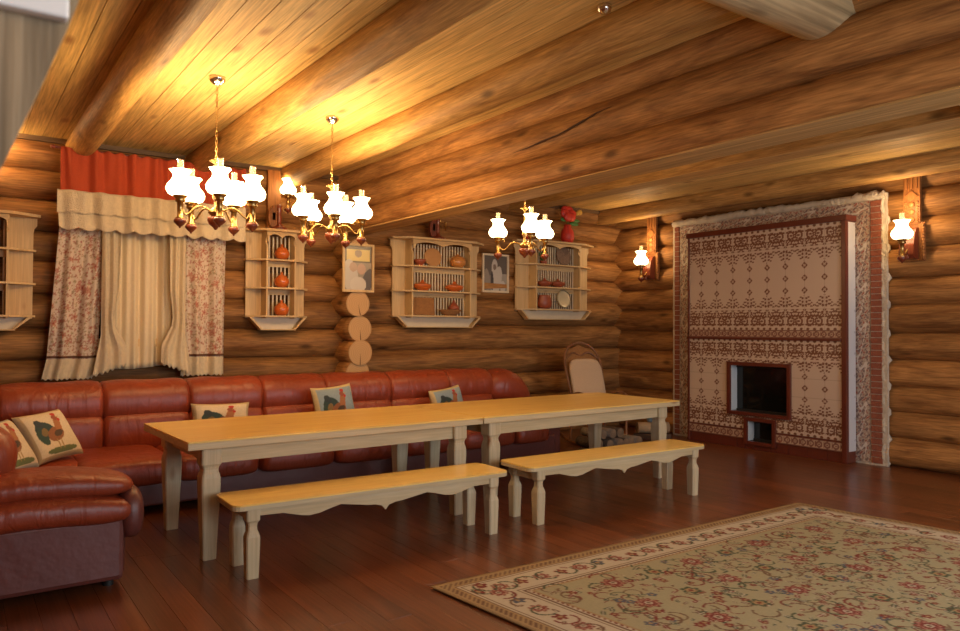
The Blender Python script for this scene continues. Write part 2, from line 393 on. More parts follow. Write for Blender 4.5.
ck.tube(cp, [.001, .004, .007, .005, .008, .005, .001], 6); ck.build('drying_crack', crack, wp)
# light flat-sawn underside of the lintel
M().box(3.72, 4.00, YF-.2, 8.1, 2.606, 2.618).build('beam_face', cutY, wp)
# ceiling beams (debarked logs) running to the back wall, and one across
nt_ = 2
for xc, r in ((-.08, .12), (.985, .122), (2.08, .125), (3.13, .132), (5.1, .125), (8.12, .125)):
    b = M().log((xc, YF-.2, 3.225), (xc, 8.3, 3.225), r, seed=int(xc*10)+3, n=40)
    struct(b.build('trim_%d' % nt_, beamY)); nt_ += 1
b = M().box(6.30, 6.56, YF-.2, 8.2, 3.15, 3.299).box(6.30, 6.56, YF-.2, 8.2, 3.146, 3.15, 1)
struct(b.build('trim_%d' % nt_, [beamY, cutY])); nt_ += 1
b = M().log((-.5, 2.13, 3.20), (8.6, 2.13, 3.20), .17, seed=44, n=40)
struct(b.build('trim_%d' % nt_, wood('cross_beam_wood', (.50, .37, .20), (.36, .25, .12), 0, 6, .5, .5, .1, .8))); nt_ += 1
# dark strip standing in for the shaded gap where the ceiling meets the log wall
struct(M().box(XL-.2, 8.6, 8.10, 8.2, 3.255, 3.302).build('trim_%d' % nt_, wood('gap_strip_wood', (.20, .12, .06), (.12, .07, .035), 0))); nt_ += 1
# skirting strip at right wall
# window behind the curtains
f = M()
for a, b, c, d in ((.95, 1.03, 1.3, 2.7), (2.1, 2.18, 1.3, 2.7), (.95, 2.18, 1.3, 1.38), (.95, 2.18, 2.62, 2.7), (1.54, 1.59, 1.3, 2.7)): f.box(a, b, 8.02, 8.10, c, d)
wn = struct(f.build('window_1', shelfZ, bevel=.004))
M().box(1.0, 2.12, 8.055, 8.065, 1.35, 2.65).build('window_pane', winpane, wn)

# ------------------------------------------------------------------ stove
TC, TB, TR_ = np.array([.60, .46, .35]), np.array([.19, .08, .045]), np.array([.40, .24, .14])
def mixc(a, b, t): return a[None, :]*(1-t[:, None])+b[None, :]*t[:, None]
BL_ROW = [(.10, .16, .07, .05), (.25, .10, .09, .035), (.42, .17, .06, .06), (.12, .36, .05, .08), (.30, .34, .10, .04), (.46, .42, .04, .09), (.08, .58, .07, .045), (.24, .56, .05, .08), (.38, .62, .09, .04), (.10, .80, .05, .07), (.27, .78, .08, .04), (.44, .82, .05, .06), (.19, .46, .03, .03), (.35, .48, .03, .04), (.50, .27, .05, .03), (.50, .66, .05, .04), (.36, .93, .07, .03), (.02, .93, .05, .05)]
BL_MOT = [(.08, .10, .055, .08), (.22, .16, .09, .05), (.10, .27, .05, .065), (.26, .33, .075, .045), (.36, .22, .045, .04), (.09, .44, .055, .06), (.20, .50, .06, .04), (.0, .58, .035, .06), (.34, .06, .07, .035), (.46, .10, .04, .05)]
def tiles(y, z0, tw, rows, h):
    u = y/tw; v = z0/(h/rows); top = (rows-v); v = np.minimum(v, rows-v)
    du = np.abs(u-np.round(u)); k = np.zeros(len(u), bool)
    cell = np.floor(u).astype(int)
    for (a, b, ra, rb) in BL_ROW:
        for aa in ((a,) if a > .44 else (a, a+.02)):
            k |= ((((du-aa)/ra)**2+((v-.12-b*.92)/rb)**2) < 1) & (v > .12)
    for (cx_, cy_, r_, th) in ((.28, .45, .17, .035), (.12, .68, .09, .03), (.42, .75, .11, .03)):
        k |= (np.abs(np.hypot(du-cx_, v-cy_)-r_) < th) & (np.sin(np.arctan2(v-cy_, du-cx_)*1.0+cx_*9) > -.55)
    for (a, b, ra, rb) in BL_MOT: k |= (((du-a)/ra)**2+((v-1.08-b)/rb)**2) < 1
    k &= ~((du < .022))
    def dots(vc, r=.10):
        return (np.hypot(du-r, (v-vc)) < .048) | (np.hypot(du, np.abs(v-vc)-r) < .055) | (np.abs(np.hypot(du, v-vc)-r) < .018)
    k |= dots(1.90) | dots(2.5 if rows == 5 else 2.25)
    k |= (v < .12) & (np.hypot((u*3) % 1-.5, (v-.06)*3) < .22)
    k = k.astype(float)
    seam = ((du < .012) | (np.abs(v-np.round(v)) < .008)).astype(float)
    base = mixc(TC, TC*.80, seam)
    return base*(1-k[:, None])+TB[None, :]*k[:, None]
def border(y, z0, h, w=.09):
    f = (y/w) % 1; v = z0/h
    k = ((np.abs(np.hypot(f-.5, (v-.5)*1.1)-.3) < .1) | (np.hypot(f-.5, v-.5) < .1) | (v < .1) | (v > .9) | ((np.abs(f) < .12) & (np.abs(v-.5) < .3))).astype(float)
    return mixc(np.array([.50, .34, .23]), np.array([.22, .10, .07]), k)
st = thing('tiled_stove', (8.3, 5.5, 0), 'large stove faced with brown ornament tiles in a mosaic surround on the right log wall', 'stove')
def local(o, parent):  # keep world placement
    pass
def part(name, mm, mat, parent=st, bevel=0, off=(8.3, 5.5, 0)):
    mm.v = [(a-off[0], b-off[1], c-off[2]) for a, b, c in mm.v]
    return mm.build(name, mat, parent, bevel)
def sgrid(name, y0, y1, z0, z1, x, col, mat=tileM, res=.0082, hole=None, bulge=0):
    nu = max(2, int((y1-y0)/res)); nv = max(2, int((z1-z0)/res))
    return grid(name, nu, nv, lambda U, V: (np.full_like(U, x-8.3), y1-(y1-y0)*U-5.5, z0+(z1-z0)*V), lambda U, V: col((y1-y0)*U, (z1-z0)*V), mat, st, hole, smooth=False)
YS0, YS1 = 4.38, 6.59
TW = .247
sgrid('upper_tiles', YS0+.05, YS1-.03, 1.50, 2.74, 8.2, lambda a, b: tiles(a+.06, b, TW, 5, 1.24))
D = (5.06, 5.95, .42, 1.09); A = (5.26, 5.70, .06, .40)
def hole(U, V):
    y = YS1-.03-(YS1-YS0-.08)*U; z = .25+(1.38-.25)*V
    return ((y > D[0]) & (y < D[1]) & (z > D[2]) & (z < D[3])) | ((y > A[0]) & (y < A[1]) & (z < A[3]))
sgrid('lower_tiles', YS0+.05, YS1-.03, .25, 1.38, 8.2, lambda a, b: tiles(a+.06, b, TW, 5, 1.13), hole=hole)
part('border_tiles_backing', M().box(8.21, 8.3, YS0+.04, D[0], 0, 2.74).box(8.21, 8.3, D[1], YS1, 0, 2.74).box(8.21, 8.3, D[0], D[1], D[3], 2.74).box(8.36, 8.39, YS0+.04, YS1, 0, 2.7), redmold)
sgrid('shelf_band_tiles', YS0+.05, YS1-.01, 1.405, 1.50, 8.185, lambda a, b: border(a, b, .095))
part('shelf_ledge', M().box(8.165, 8.3, YS0+.057, YS1, 1.375, 1.405).box(8.187, 8.3, YS0+.05, YS1-.01, 1.405, 1.5), redmold, bevel=.003)
sgrid('base_band_tiles', YS0+.05, YS1-.03, .125, .235, 8.19, lambda a, b: border(a, b, .11, .1), hole=lambda U, V: ((YS1-.03-(YS1-YS0-.08)*U > A[0]) & (YS1-.03-(YS1-YS0-.08)*U < A[1])))
part('base_line', M().box(8.185, 8.21, YS0+.05, A[0], .235, .25).box(8.185, 8.21, A[1], YS1, .235, .25), redmold)
p = M()
yy = YS0
while yy < YS1-.01:
    y2 = min(yy+.24, YS1)
    for q0, q1 in ((yy, min(y2, A[0])), (max(yy, A[1]), y2)):
        if q1-q0 > .02: p.box(8.205, 8.3, q0+.002, q1-.002, 0, .125)
    if y2 > A[0] and yy < A[1]: p.box(8.205, 8.3, max(yy, A[0])+.002, min(y2, A[1])-.002, 0, .055)
    yy += .24
part('brick_plinth', p, redmold, bevel=.003)
part('top_moulding', M().box(8.17, 8.40, YS0-.01, YS1+.02, 2.74, 2.81), redmold, bevel=.008)
part('corner_moulding', M().box(8.175, 8.235, YS0, YS0+.055, 0, 2.78), redmold, bevel=.006)
part('side_moulding', M().box(8.185, 8.235, YS1-.03, YS1, .0, 2.74), redmold, bevel=.004)
def wt(a, b):
    f = (b/.245) % 1; g = a/.16
    k = (np.hypot((g-.9)*.6, (f-.5)) < .06).astype(float)*.5
    return mixc(np.array([.62, .62, .64]), np.array([.3, .28, .3]), k)
grid('side_tiles', 16, 240, lambda U, V: (8.235+.155*U-8.3, np.full_like(U, YS0+.004-5.5), .13+2.6*V), lambda U, V: wt(U*.16, V*2.6), whitetile, st)
part('side_backing', M().box(8.236, 8.39, YS0+.008, YS0+.05, 0, 2.74), redmold)
part('left_backing', M().box(8.236, 8.39, YS1-.04, YS1, 0, 2.74), redmold)
# recessed doors
def door(name, d, gl):
    y0, y1, z0, z1 = d; f = M(); t = .045
    f.box(8.165, 8.215, y0, y0+t, z0, z1).box(8.165, 8.215, y1-t, y1, z0, z1).box(8.166, 8.214, y0+t, y1-t, z1-t, z1).box(8.166, 8.214, y0+t, y1-t, z0, z0+t)
    fr = part(name, f, redmold, bevel=.004)
    r = M().box(8.2, 8.33, y1-t-.004, y1-t+.001, z0+t, z1-t)
    part('tile_reveal', r, flat('reveal_tile_'+name, (.62, .66, .68), .3, var=.1), fr, off=(8.3, 5.5, 0))
    part(gl, M().box(8.32, 8.335, y0, y1, z0, z1), blackglass, fr)
    part('iron_surround', M().box(8.305, 8.322, y0, y0+t+.03, z0, z1).box(8.305, 8.322, y0, y1-t, z1-t-.03, z1).box(8.305, 8.322, y0, y1-t, z0, z0+t+.02), iron, fr)
door('fire_door', D, 'fire_glass'); door('ash_door', A, 'ash_glass')
# masonry surround
part('masonry', M().box(8.405, 8.44, 4.04, 7.02, 0, 3.03), stone)
def mos(a, b, horiz):
    L, W = (a, b) if horiz else (b, a)
    c = np.tile(np.array([[.40, .30, .22]]), (len(a), 1))
    h = np.sin(L*47)*np.cos(W*83+2*np.sin(L*31))+.7*np.sin(L*131+W*37)*np.cos(W*151)
    c[h > .35] = [.17, .10, .09]; c[h < -.75] = [.30, .06, .04]; c[(h > -.2) & (h < -.05)] = [.56, .48, .40]
    q = np.abs(np.sin(L*14+1.5*np.sin(W*30))*.05+.08-W) < .010; c[q] = [.60, .52, .44]
    return c
def mgrid(name, y0, y1, z0, z1, horiz=False): return sgrid(name, y0, y1, z0, z1, 8.398, lambda a, b: mos(a, b, horiz), mosaicM, .009)
mgrid('mosaic_strip', 4.225, 4.40, 0.02, 2.80); mgrid('mosaic_strip', 6.57, 6.89, 0.02, 2.81); mgrid('mosaic_strip', 4.225, 6.89, 2.80, 2.96, True)
def bricks(y0, y1):
    p = M(); z = .02; k = 0
    while z < 2.93: p.box(8.392, 8.42, y0+.003*(k % 2), y1-.003*((k+1) % 2), z+.004, z+.066); z += .07; k += 1
    return p
brickM = flat('red_brick', (.27, .08, .04), .85, bump=.6, bscale=60, var=.25)
part('brick_strip', bricks(4.095, 4.215), brickM, bevel=.002); part('brick_strip', bricks(6.90, 6.985), brickM, bevel=.002)
# ragged pale mortar that fills the log hollows
def edge(name, y, z0, z1, a):
    pts = []; z = z0; rs = []
    while z < z1:
        ph = min((abs(z-q) for q in sr)); k = max(0, 1-ph/.09)
        pts.append((8.41+.05*k, y+a*(.025-.05*k)+random.uniform(-.006, .006), z)); rs.append(.016+.010*k+random.uniform(0, .006)); z += .035
    return M().tube(pts, rs, 8)
part('mortar_edge', edge('e', 4.065, .02, 3.03, 1), stone); part('mortar_edge', edge('e', 7.01, .02, 3.0, -1), stone)
e = M(); pts = [(8.405, y, 3.01+random.uniform(-.012, .012)) for y in np.arange(4.06, 7.03, .05)]
e.tube(pts, [.045+random.uniform(-.008, .012) for _ in pts], 8)
part('mortar_edge', e, stone)

# ------------------------------------------------------------------ rug
def make_rug():
    Lx, Ly = 3.7, 2.45; nx, ny = 500, 330
    A_ = np.array
    px = (np.arange(nx+1)/nx)*Lx; py = (np.arange(ny+1)/ny)*Ly
    X, Y = np.meshgrid(px, py)
    field = A_([.36, .325, .20]); cr = A_([.50, .44, .33]); red = A_([.20, .05, .04]); br = A_([.17, .10, .06]); gr = A_([.085, .10, .06]); tan = A_([.36, .25, .13]); blu = A_([.10, .11, .14]); pink = A_([.42, .22, .16])
    C = np.zeros((ny+1, nx+1, 3)); C[:] = field
    d = np.minimum(np.minimum(X, Lx-X), np.minimum(Y, Ly-Y))
    C[d < .40] = tan; C[d < .385] = cr; C[d < .10] = br; C[d < .09] = tan; C[(d < .37) & (d > .355)] = br
    C[(d < .34) & (d > .33)] = br; C[(d < .125) & (d > .115)] = br
    s = ((X+Y)*28) % 1 < .5; C[(d < .075) & (d > .035) & s] = br; C[(d < .385) & (d > .373) & s] = red
    C[d < .02] = tan*.8
    rs = np.random.RandomState(11)
    def stamp(cx, cy, r, kind, ang=0):
        x0, x1 = max(0, int((cx-r)/Lx*nx)), min(nx+1, int((cx+r)/Lx*nx)+2); y0, y1 = max(0, int((cy-r)/Ly*ny)), min(ny+1, int((cy+r)/Ly*ny)+2)
        if x1 <= x0 or y1 <= y0: return
        x = X[y0:y1, x0:x1]-cx; y = Y[y0:y1, x0:x1]-cy; c = C[y0:y1, x0:x1]
        a = np.arctan2(y, x)+ang; q = np.hypot(x, y)/r
        if kind == 0:      # palmette
            pet = .62+.36*np.abs(np.cos(a*4)); c[(q < pet)] = red; c[(q < pet*.8)] = pink; c[q < pet*.62] = red; c[q < .3] = cr; c[q < .16] = br
        elif kind == 1:    # dark rosette
            pet = .6+.4*np.abs(np.cos(a*3)); c[q < pet] = gr; c[q < pet*.6] = tan; c[q < .25] = red
        elif kind == 2:    # leaf
            u = x*math.cos(ang)+y*math.sin(ang); v = -x*math.sin(ang)+y*math.cos(ang); m = (np.abs(v) < .34*r*(1-(u/r)**2)); c[m] = [red, gr, br][int(abs(cx*97)) % 3]; c[m & (np.abs(v) < .07*r)] = cr
        elif kind == 3:    # tendril
            m = (np.abs(q-.85) < .09) & (((a) % (2*PI)) < 4.0); c[m] = [br, red, gr][int(abs(cy*91)) % 3]
        elif kind == 4:    # small bloom
            pet = .5+.5*np.abs(np.cos(a*2.5)); c[q < pet] = red if rs.rand() < .6 else blu; c[q < .3] = tan
    for _ in range(330): 
        x, y = rs.uniform(.42, Lx-.42), rs.uniform(.42, Ly-.42); stamp(x, y, rs.uniform(.035, .085), 3, rs.uniform(0, 6.28))
    for _ in range(800): stamp(rs.uniform(.43, Lx-.43), rs.uniform(.43, Ly-.43), rs.uniform(.018, .042), 2, rs.uniform(0, 6.28))
    for _ in range(190): stamp(rs.uniform(.45, Lx-.45), rs.uniform(.45, Ly-.45), rs.uniform(.02, .036), 4, rs.uniform(0, 6.28))
    for i in range(8):
        for j in range(5):
            x = .62+i*(Lx-1.24)/7+(.12 if j % 2 else -.12); y = .55+j*(Ly-1.1)/4
            if .5 < x < Lx-.5: stamp(x, y,   .075 if (i+j) % 2 else .06, 0 if (i+j) % 2 else 1)
    n = int(Lx/.155)
    for k in range(n):
        for yy in (.228, Ly-.228):
            xx = .15+k*(Lx-.3)/(n-1); stamp(xx, yy, .058 if k % 2 else .045, 0 if k % 2 else 4); stamp(xx+.07, yy+.045*(1 if k % 2 else -1), .035, 2, k); stamp(xx+.04, yy, .075, 3, k*1.7)
    n = int(Ly/.155)
    for k in range(n):
        for xx in (.228, Lx-.228):
            yy = .15+k*(Ly-.3)/(n-1); stamp(xx, yy, .058 if k % 2 else .045, 0 if k % 2 else 4); stamp(xx+.045*(1 if k % 2 else -1), yy+.07, .035, 2, k+1.5); stamp(xx, yy+.04, .075, 3, k*1.7)
    C *= (1+rs.uniform(-.06, .06, (ny+1, nx+1, 1)))
    CC = C.reshape(-1, 3)
    def pos(U, V):
        # far edge runs from (2.26,3.64) to (5.95,3.60); the sides lean a little
        x = 2.26+3.69*U+.11*2.45*V; y = 3.645-.03*U-2.45*V
        return x, y, .009+.0012*np.sin(U*40)*np.sin(V*23)
    o = grid('patterned_rug', nx, ny, pos, lambda U, V: CC, rugM)
    tag(o, 'large khaki oriental rug with red floral pattern and cream border lying on the floor', 'rug')
    mm = o.modifiers.new('s', 'SOLIDIFY'); mm.thickness = .008; mm.offset = -1
make_rug()

# ------------------------------------------------------------------ tables and benches
def sqleg(prof, cx, cy, mi=0):
    mm = M(); vs = []
    for z, h in prof:
        c = min(.008, h*.25)
        for sx, sy in ((h-c, h), (h, h-c), (h, -h+c), (h-c, -h), (-h+c, -h), (-h, -h+c), (-h, h-c), (-h+c, h)): vs.append((cx+sx, cy+sy, z))
    n = len(prof)
    fs = [tuple((k*8+i, (k+1)*8+i, (k+1)*8+(i+1) % 8, k*8+(i+1) % 8)) for k in range(n-1) for i in range(8)]
    mm.add(vs, fs); mm.add(vs, [tuple(range(8)), tuple(range((n-1)*8, n*8))[::-1]])
    return mm
def make_table(L, W):
    T = .78; t = thing('dining_table', (0, 0, 0), '', 'table')
    top = M().box(-L/2, L/2, -W/2, W/2, T-.012, T, 0).box(-L/2, L/2, -W/2, W/2, T-.055, T-.012, 1)
    top.build('tabletop', [topX, pineX], t, bevel=.004)
    lx, ly = L/2-.17, W/2-.13
    for s_ in (-1, 1): M().box(-lx, lx, s_*(ly+.02)-.012, s_*(ly+.02)+.012, T-.165, T-.055).build('apron', pineX, t, bevel=.003)
    for s_ in (-1, 1): M().box(s_*lx-.012, s_*lx+.012, -ly, ly, T-.165, T-.055).build('end_apron', pineY, t, bevel=.003)
    prof = [(0, .042), (.10, .045), (.40, .057), (.48, .060), (.525, .059), (.548, .055), (.562, .050), (.580, .048), (.598, .052), (.615, .062), (T-.056, .062)]
    for sx in (-1, 1):
        for sy in (-1, 1): sqleg(prof, sx*lx, sy*ly).build('leg', pineZ, t)
    return t
t1 = make_table(2.31, 1.15); t1.location = (2.345, 5.42, 0); t1.rotation_euler.z = math.radians(1.6)
t1['label'] = 'pine farmhouse table with varnished top, nearer to the sofa arm, left of the joint'
t2 = make_table(2.50, 1.15); t2.location = (4.76, 5.487, 0); t2.rotation_euler.z = math.radians(1.6)
t2['label'] = 'pine farmhouse table with varnished top, the end one towards the rocking chair and stove'
def make_bench(L, W):
    T = .45; t = thing('bench', (0, 0, 0), '', 'bench')
    c = .06; P = []
    for (sx, sy) in ((1, 1), (-1, 1), (-1, -1), (1, -1)):
        a0 = {(1, 1): 0, (-1, 1): 90, (-1, -1): 180, (1, -1): 270}[(sx, sy)]
        for q in range(5):
            a = math.radians(a0+q*22.5); P.append((sx*(L/2-c)+c*math.cos(a), sy*(W/2-c)+c*math.sin(a)))
    top = M().prism(P, T-.010, T, 2, 0).prism(P, T-.035, T-.010, 2, 1)
    top.build('seat', [topX, pineX], t, bevel=.003)
    lx, ly = L/2-.125, W/2-.062
    ap = []
    half = [(0, .145), (.03, .12), (.06, .105), (.16, .10), (.26, .075), (.30, .085), (.42, .085)]
    s = (lx-.0)/.83
    pr = [(0.0, .155), (.025, .125), (.07, .112), (.12, .108), (.30, .078), (.36, .092), (.44, .115), (.50, .120), (.55, .112), (.66, .082), (.80, .079), (.83, .115)]
    pts = [(-x_*s, T-.035-(v_-.035 if v_ > .035 else .04)) for x_, v_ in pr[::-1]]+[(x_*s, T-.035-(v_-.035)) for x_, v_ in pr[1:]]
    poly = [(-lx, T-.035)]+pts+[(lx, T-.035)]
    for yy in (-ly-.03, ly+.008): M().prism(poly, yy, yy+.022, 1).build('apron', pineX, t)
    for s_ in (-1, 1): M().box(s_*lx-.011, s_*lx+.011, -ly, ly, T-.12, T-.035).build('end_apron', pineY, t)
    prof = [(0, .036), (.20, .041), (.245, .041), (.265, .036), (.285, .028), (.31, .026), (.33, .029), (.345, .040), (T-.036, .042)]
    for sx in (-1, 1):
        for sy in (-1, 1): sqleg(prof, sx*lx, sy*ly).build('leg', pineZ, t)
    return t
b1 = make_bench(2.01, .42); b1.location = (2.365, 4.555, 0); b1.rotation_euler.z = math.radians(-1.2)
b1['label'] = 'long pine bench with scalloped apron, the nearer one by the sofa arm'
b2 = make_bench(2.06, .42); b2.location = (4.60, 4.53, 0); b2.rotation_euler.z = math.radians(-.6)
b2['label'] = 'long pine bench with scalloped apron, the one closer to the rug and stove'

# ------------------------------------------------------------------ sofa
so = thing('corner_sofa', (0, 0, 0), 'large oxblood leather corner sofa under the curtained window behind the tables', 'sofa')
YA = 4.62
SX1 = 5.72
b = M().box(-.2, .84, YA+.1, 7.5, .06, .30).box(.5, SX1-.1, 6.38, 7.5, .06, .30)
b.build('base', leath2, so, bevel=.02)
for (x, y) in ((.76, YA+.16), (-.1, YA+.16), (5.4, 6.5), (5.4, 7.4), (3, 6.5)): M().lathe([(.03, 0), (.03, .07)], (x, y, 0), 12).add([], []).build('foot', iron, so)
# seat cushions
xs = [.78, 1.48, 2.18, 2.88, 3.58, 4.28, 4.98, 5.45]
for i in range(len(xs)-1):
    a, c = xs[i], xs[i+1]
    M().sq(((a+c)/2, 6.72, .35), ((c-a)/2+.01, .48, .125), .45, .28).build('seat_cushion', leath, so)
for (a, c) in ((4.95, 5.65), (5.65, 6.35)): M().sq((.36, (a+c)/2, .35), (.48, (c-a)/2+.01, .125), .45, .28).build('seat_cushion', leath, so)
M().sq((.36, 6.8, .35), (.50, .48, .125), .45, .28).build('seat_cushion', leath, so)
# back: lower cushions and one long upper head roll divided by thin seams
def bolster(p0, p1, ry, rz, e=.7, n=26, seg=28, wob=0.0, endk=.9):
    p0 = Vector(p0); p1 = Vector(p1); t = p1-p0; L = t.length; t.normalize(); sdir = Vector((0, 0, 1)).cross(t); mm = M(); vs = []
    def sp(x): return math.copysign(abs(x)**e, x)
    for i in range(n+1):
        u = -1+2*i/n; u = math.copysign(abs(u)**.75, u); k = 1-(1-endk)*abs(u)**7
        if i in (0, n): k *= .86
        for j in range(seg):
            a_ = 2*PI*j/seg
            vs.append(p0+t*((u+1)/2*L)+sdir*(k*ry*sp(math.cos(a_)))+Vector((0, 0, k*rz*sp(math.sin(a_))*(1+wob*math.sin(u*2.4+i*.3)))))
    mm.add(vs, [(i*seg+j, i*seg+(j+1) % seg, (i+1)*seg+(j+1) % seg, (i+1)*seg+j) for i in range(n) for j in range(seg)], 0, True)
    return mm.add(vs, [tuple(range(seg))[::-1], tuple(range(n*seg, (n+1)*seg))], 0, True)
edges = [.30, 1.07, 1.78, 2.46, 3.12, 3.87, 4.62, 5.22]
for i in range(len(edges)-1):
    a, c = edges[i], edges[i+1]
    bolster((a, 7.20, .565), (c, 7.20, .565), .20, .20, .6).build('back_cushion', leath, so)
    bolster((a-.004, 7.27, .825), (c+.004, 7.27, .825), .245, .20, .85, wob=.02, endk=.95).build('head_bolster', leath, so)
# corner of the L, and the rounded right end that rolls down into the arm
bolster((-.12, 7.27, .825), (.31, 7.27, .825), .245, .20, .85).build('head_bolster', leath, so)
bolster((-.12, 7.20, .565), (.31, 7.20, .565), .20, .20, .6).build('back_cushion', leath, so)
def droop(p): return Vector((p.x, p.y, p.z-(.0 if p.x < -.1 else .55*(p.x+.1)**2*2.2)))
M().sq((5.50, 7.22, .795), (.36, .26, .225), .85, .75, nu=40, nv=20, warp=droop).build('head_bolster', leath, so)
M().sq((5.62, 6.90, .52), (.17, .50, .15), .7, .6).build('arm_rest', leath, so)
M().box(5.50, 5.74, 6.42, 7.45, .06, .5).build('arm_panel', leath2, so, bevel=.03)
# left branch back along the left wall
for (a, c) in ((4.75, 5.45), (5.45, 6.15), (6.15, 6.85)):
    M().sq((-.09, (a+c)/2, .56), (.16, (c-a)/2+.012, .22), .5, .35).build('back_cushion', leath, so)
    M().sq((-.13, (a+c)/2, .82), (.17, (c-a)/2+.014, .18), .62, .4, nu=36).build('head_bolster', leath, so)
# near arm: flat outer panel with rolled pads on top
M().box(-.2, .82, YA, YA+.26, .06, .43).build('arm_panel', leath2, so, bevel=.03)
def roll(p):
    return Vector((p.x, p.y, p.z+.02*math.cos(p.x*5)))
M().sq((.33, YA+.13, .47), (.56, .19, .095), .75, .38, nu=44, nv=16, warp=roll).build('arm_pad', leath, so)
M().sq((.34, YA+.19, .60), (.54, .20, .085), .8, .4, nu=44, nv=16, warp=roll).build('arm_pad', leath, so)
M().sq((.86, YA+.14, .42), (.075, .17, .15), .8, .8).build('arm_front', leath2, so)
M().sq((.06, YA+.33, .77), (.25, .22, .215), .8, .7, nu=36, nv=18, rot=Matrix.Rotation(.25, 3, 'Y')).build('arm_corner', leath, so)

# rooster cushions
def rooster(bg, rim, flip=1):
    n = 72; u = np.linspace(0, 1, n+1); U, V = np.meshgrid(u, u); C = np.zeros((n+1, n+1, 3)); C[:] = bg
    X = (U-.5)*flip+.5; Y = V
    e = np.minimum(np.minimum(U, 1-U), np.minimum(V, 1-V)); 
    def el(cx, cy, a, b, ang, c):
        x = X-cx; y = Y-cy; p = x*math.cos(ang)+y*math.sin(ang); q = -x*math.sin(ang)+y*math.cos(ang); C[(p/a)**2+(q/b)**2 < 1] = c
    el(.5, .13, .32, .06, 0, (.12, .14, .05))
    el(.34, .55, .20, .17, -.6, (.035, .06, .05)); el(.22, .42, .08, .16, .3, (.04, .07, .05)); el(.27, .70, .07, .10, .7, (.04, .05, .05)); el(.30, .52, .06, .09, -.5, (.20, .13, .05))
    el(.50, .45, .19, .13, .5, (.26, .10, .04)); el(.62, .60, .07, .20, -.15, (.36, .14, .05)); el(.56, .46, .10, .06, .4, (.08, .05, .03))
    el(.64, .78, .06, .06, 0, (.30, .08, .04)); el(.65, .86, .05, .04, 0, (.45, .03, .02)); el(.70, .72, .025, .04, 0, (.45, .03, .02)); el(.71, .79, .035, .012, 0, (.5, .35, .1))
    for lx in (.46, .54): el(lx, .25, .014, .1, 0, (.35, .22, .08))
    C[e < .06] = rim
    C *= 1+rng.uniform(-.08, .08, (n+1, n+1, 1))
    return n, C.reshape(-1, 3)
CR = (.62, .50, .32); PB = (.27, .33, .33)
backc = flat('cushion_back_cloth', (.42, .27, .12), .9, bump=.4, bscale=200, var=.15)
def make_cushion(label, loc, size, rx, ry, rz, bg, rim, flip=1, puff=.075):
    n, C = rooster(bg, rim, flip); t = thing('rooster_cushion', loc, label, 'cushion', 'rooster cushions on the sofa')
    t.rotation_euler = (rx, ry, rz); W, H = size
    def shape(sgn):
        def pos(U, V):
            a = 2*U-1; b_ = 2*V-1; k = np.clip((1-a**4)*(1-b_**4), 0, 1)**.5
            pinch = 1-.07*(1-np.abs(a)**2)*np.abs(b_)**3; pin2 = 1-.07*(1-np.abs(b_)**2)*np.abs(a)**3
            return a*W/2*pin2, sgn*puff*k, b_*H/2*pinch+H/2
        return pos
    grid('front_cover', n, n, shape(-1), lambda U, V: C, clothM, t)
    grid('back_cover', 24, 24, shape(1), lambda U, V: np.tile([[.4, .25, .12]], (len(U), 1)), backc, t)
    return t
# leaning back, bottom edge on the seat (seat top ~ .475)
make_cushion('square cream cushion with rooster, standing tilted in the sofa corner', (.70, 6.50, .478), (.44, .42), math.radians(-34), math.radians(-3), math.radians(40), CR, (.42, .30, .15), 1)
make_cushion('cream cushion mostly hidden behind the arm roll at the sofa left end', (.40, 6.02, .478), (.44, .42), math.radians(-34), 0, math.radians(55), CR, (.36, .34, .26), 1)
make_cushion('low wide cushion with rooster peeking over the table beside the left floral curtain', (2.00, 6.82, .478), (.52, .34), math.radians(-15), math.radians(1), math.radians(-4), CR, (.45, .33, .17), 1)
make_cushion('blue-grey rooster cushion with tan rim, below the cut log ends', (3.13, 6.78, .478), (.48, .46), math.radians(-15), math.radians(-3), math.radians(12), PB, (.55, .42, .2), 1)
make_cushion('blue-grey rooster cushion with tan rim, rightmost on the sofa', (4.48, 6.80, .478), (.50, .38), math.radians(-15), math.radians(-5), math.radians(16), PB, (.55, .42, .2), 1)

# ------------------------------------------------------------------ curtains
def flc(w_, h_, seed):
    rs = np.random.RandomState(seed); nu, nv = int(w_/.008), int(h_/.008)
    C = np.zeros((nv+1, nu+1, 3)); C[:] = (.58, .47, .36)
    X, Y = np.meshgrid(np.linspace(0, w_, nu+1), np.linspace(0, h_, nv+1))
    def blob(cx, cy, r, c, pet=5, ph=0):
        x0, x1 = max(0, int((cx-r)/w_*nu)), min(nu+1, int((cx+r)/w_*nu)+2); y0, y1 = max(0, int((cy-r)/h_*nv)), min(nv+1, int((cy+r)/h_*nv)+2)
        if x1 <= x0 or y1 <= y0: return
        x = X[y0:y1, x0:x1]-cx; y = Y[y0:y1, x0:x1]-cy
        m_ = np.hypot(x, y) < r*(.7+.3*np.cos(pet*np.arctan2(y, x)+ph)); C[y0:y1, x0:x1][m_] = c
    area_ = w_*h_
    for _ in range(int(area_*1500)): blob(rs.uniform(0, w_), rs.uniform(0, h_), rs.uniform(.006, .016), [(.34, .19, .12), (.36, .15, .11), (.33, .26, .15)][rs.randint(3)], 3, rs.uniform(0, 6))
    for _ in range(int(area_*60)):
        x, y = rs.uniform(0, w_), rs.uniform(0, h_); r = rs.uniform(.022, .045); blob(x, y, r, (.42, .19, .13), 5, rs.uniform(0, 6)); blob(x, y, r*.6, (.46, .25, .17), 5); blob(x, y, r*.3, (.30, .06, .04))
    return nu, nv, C.reshape(-1, 3)
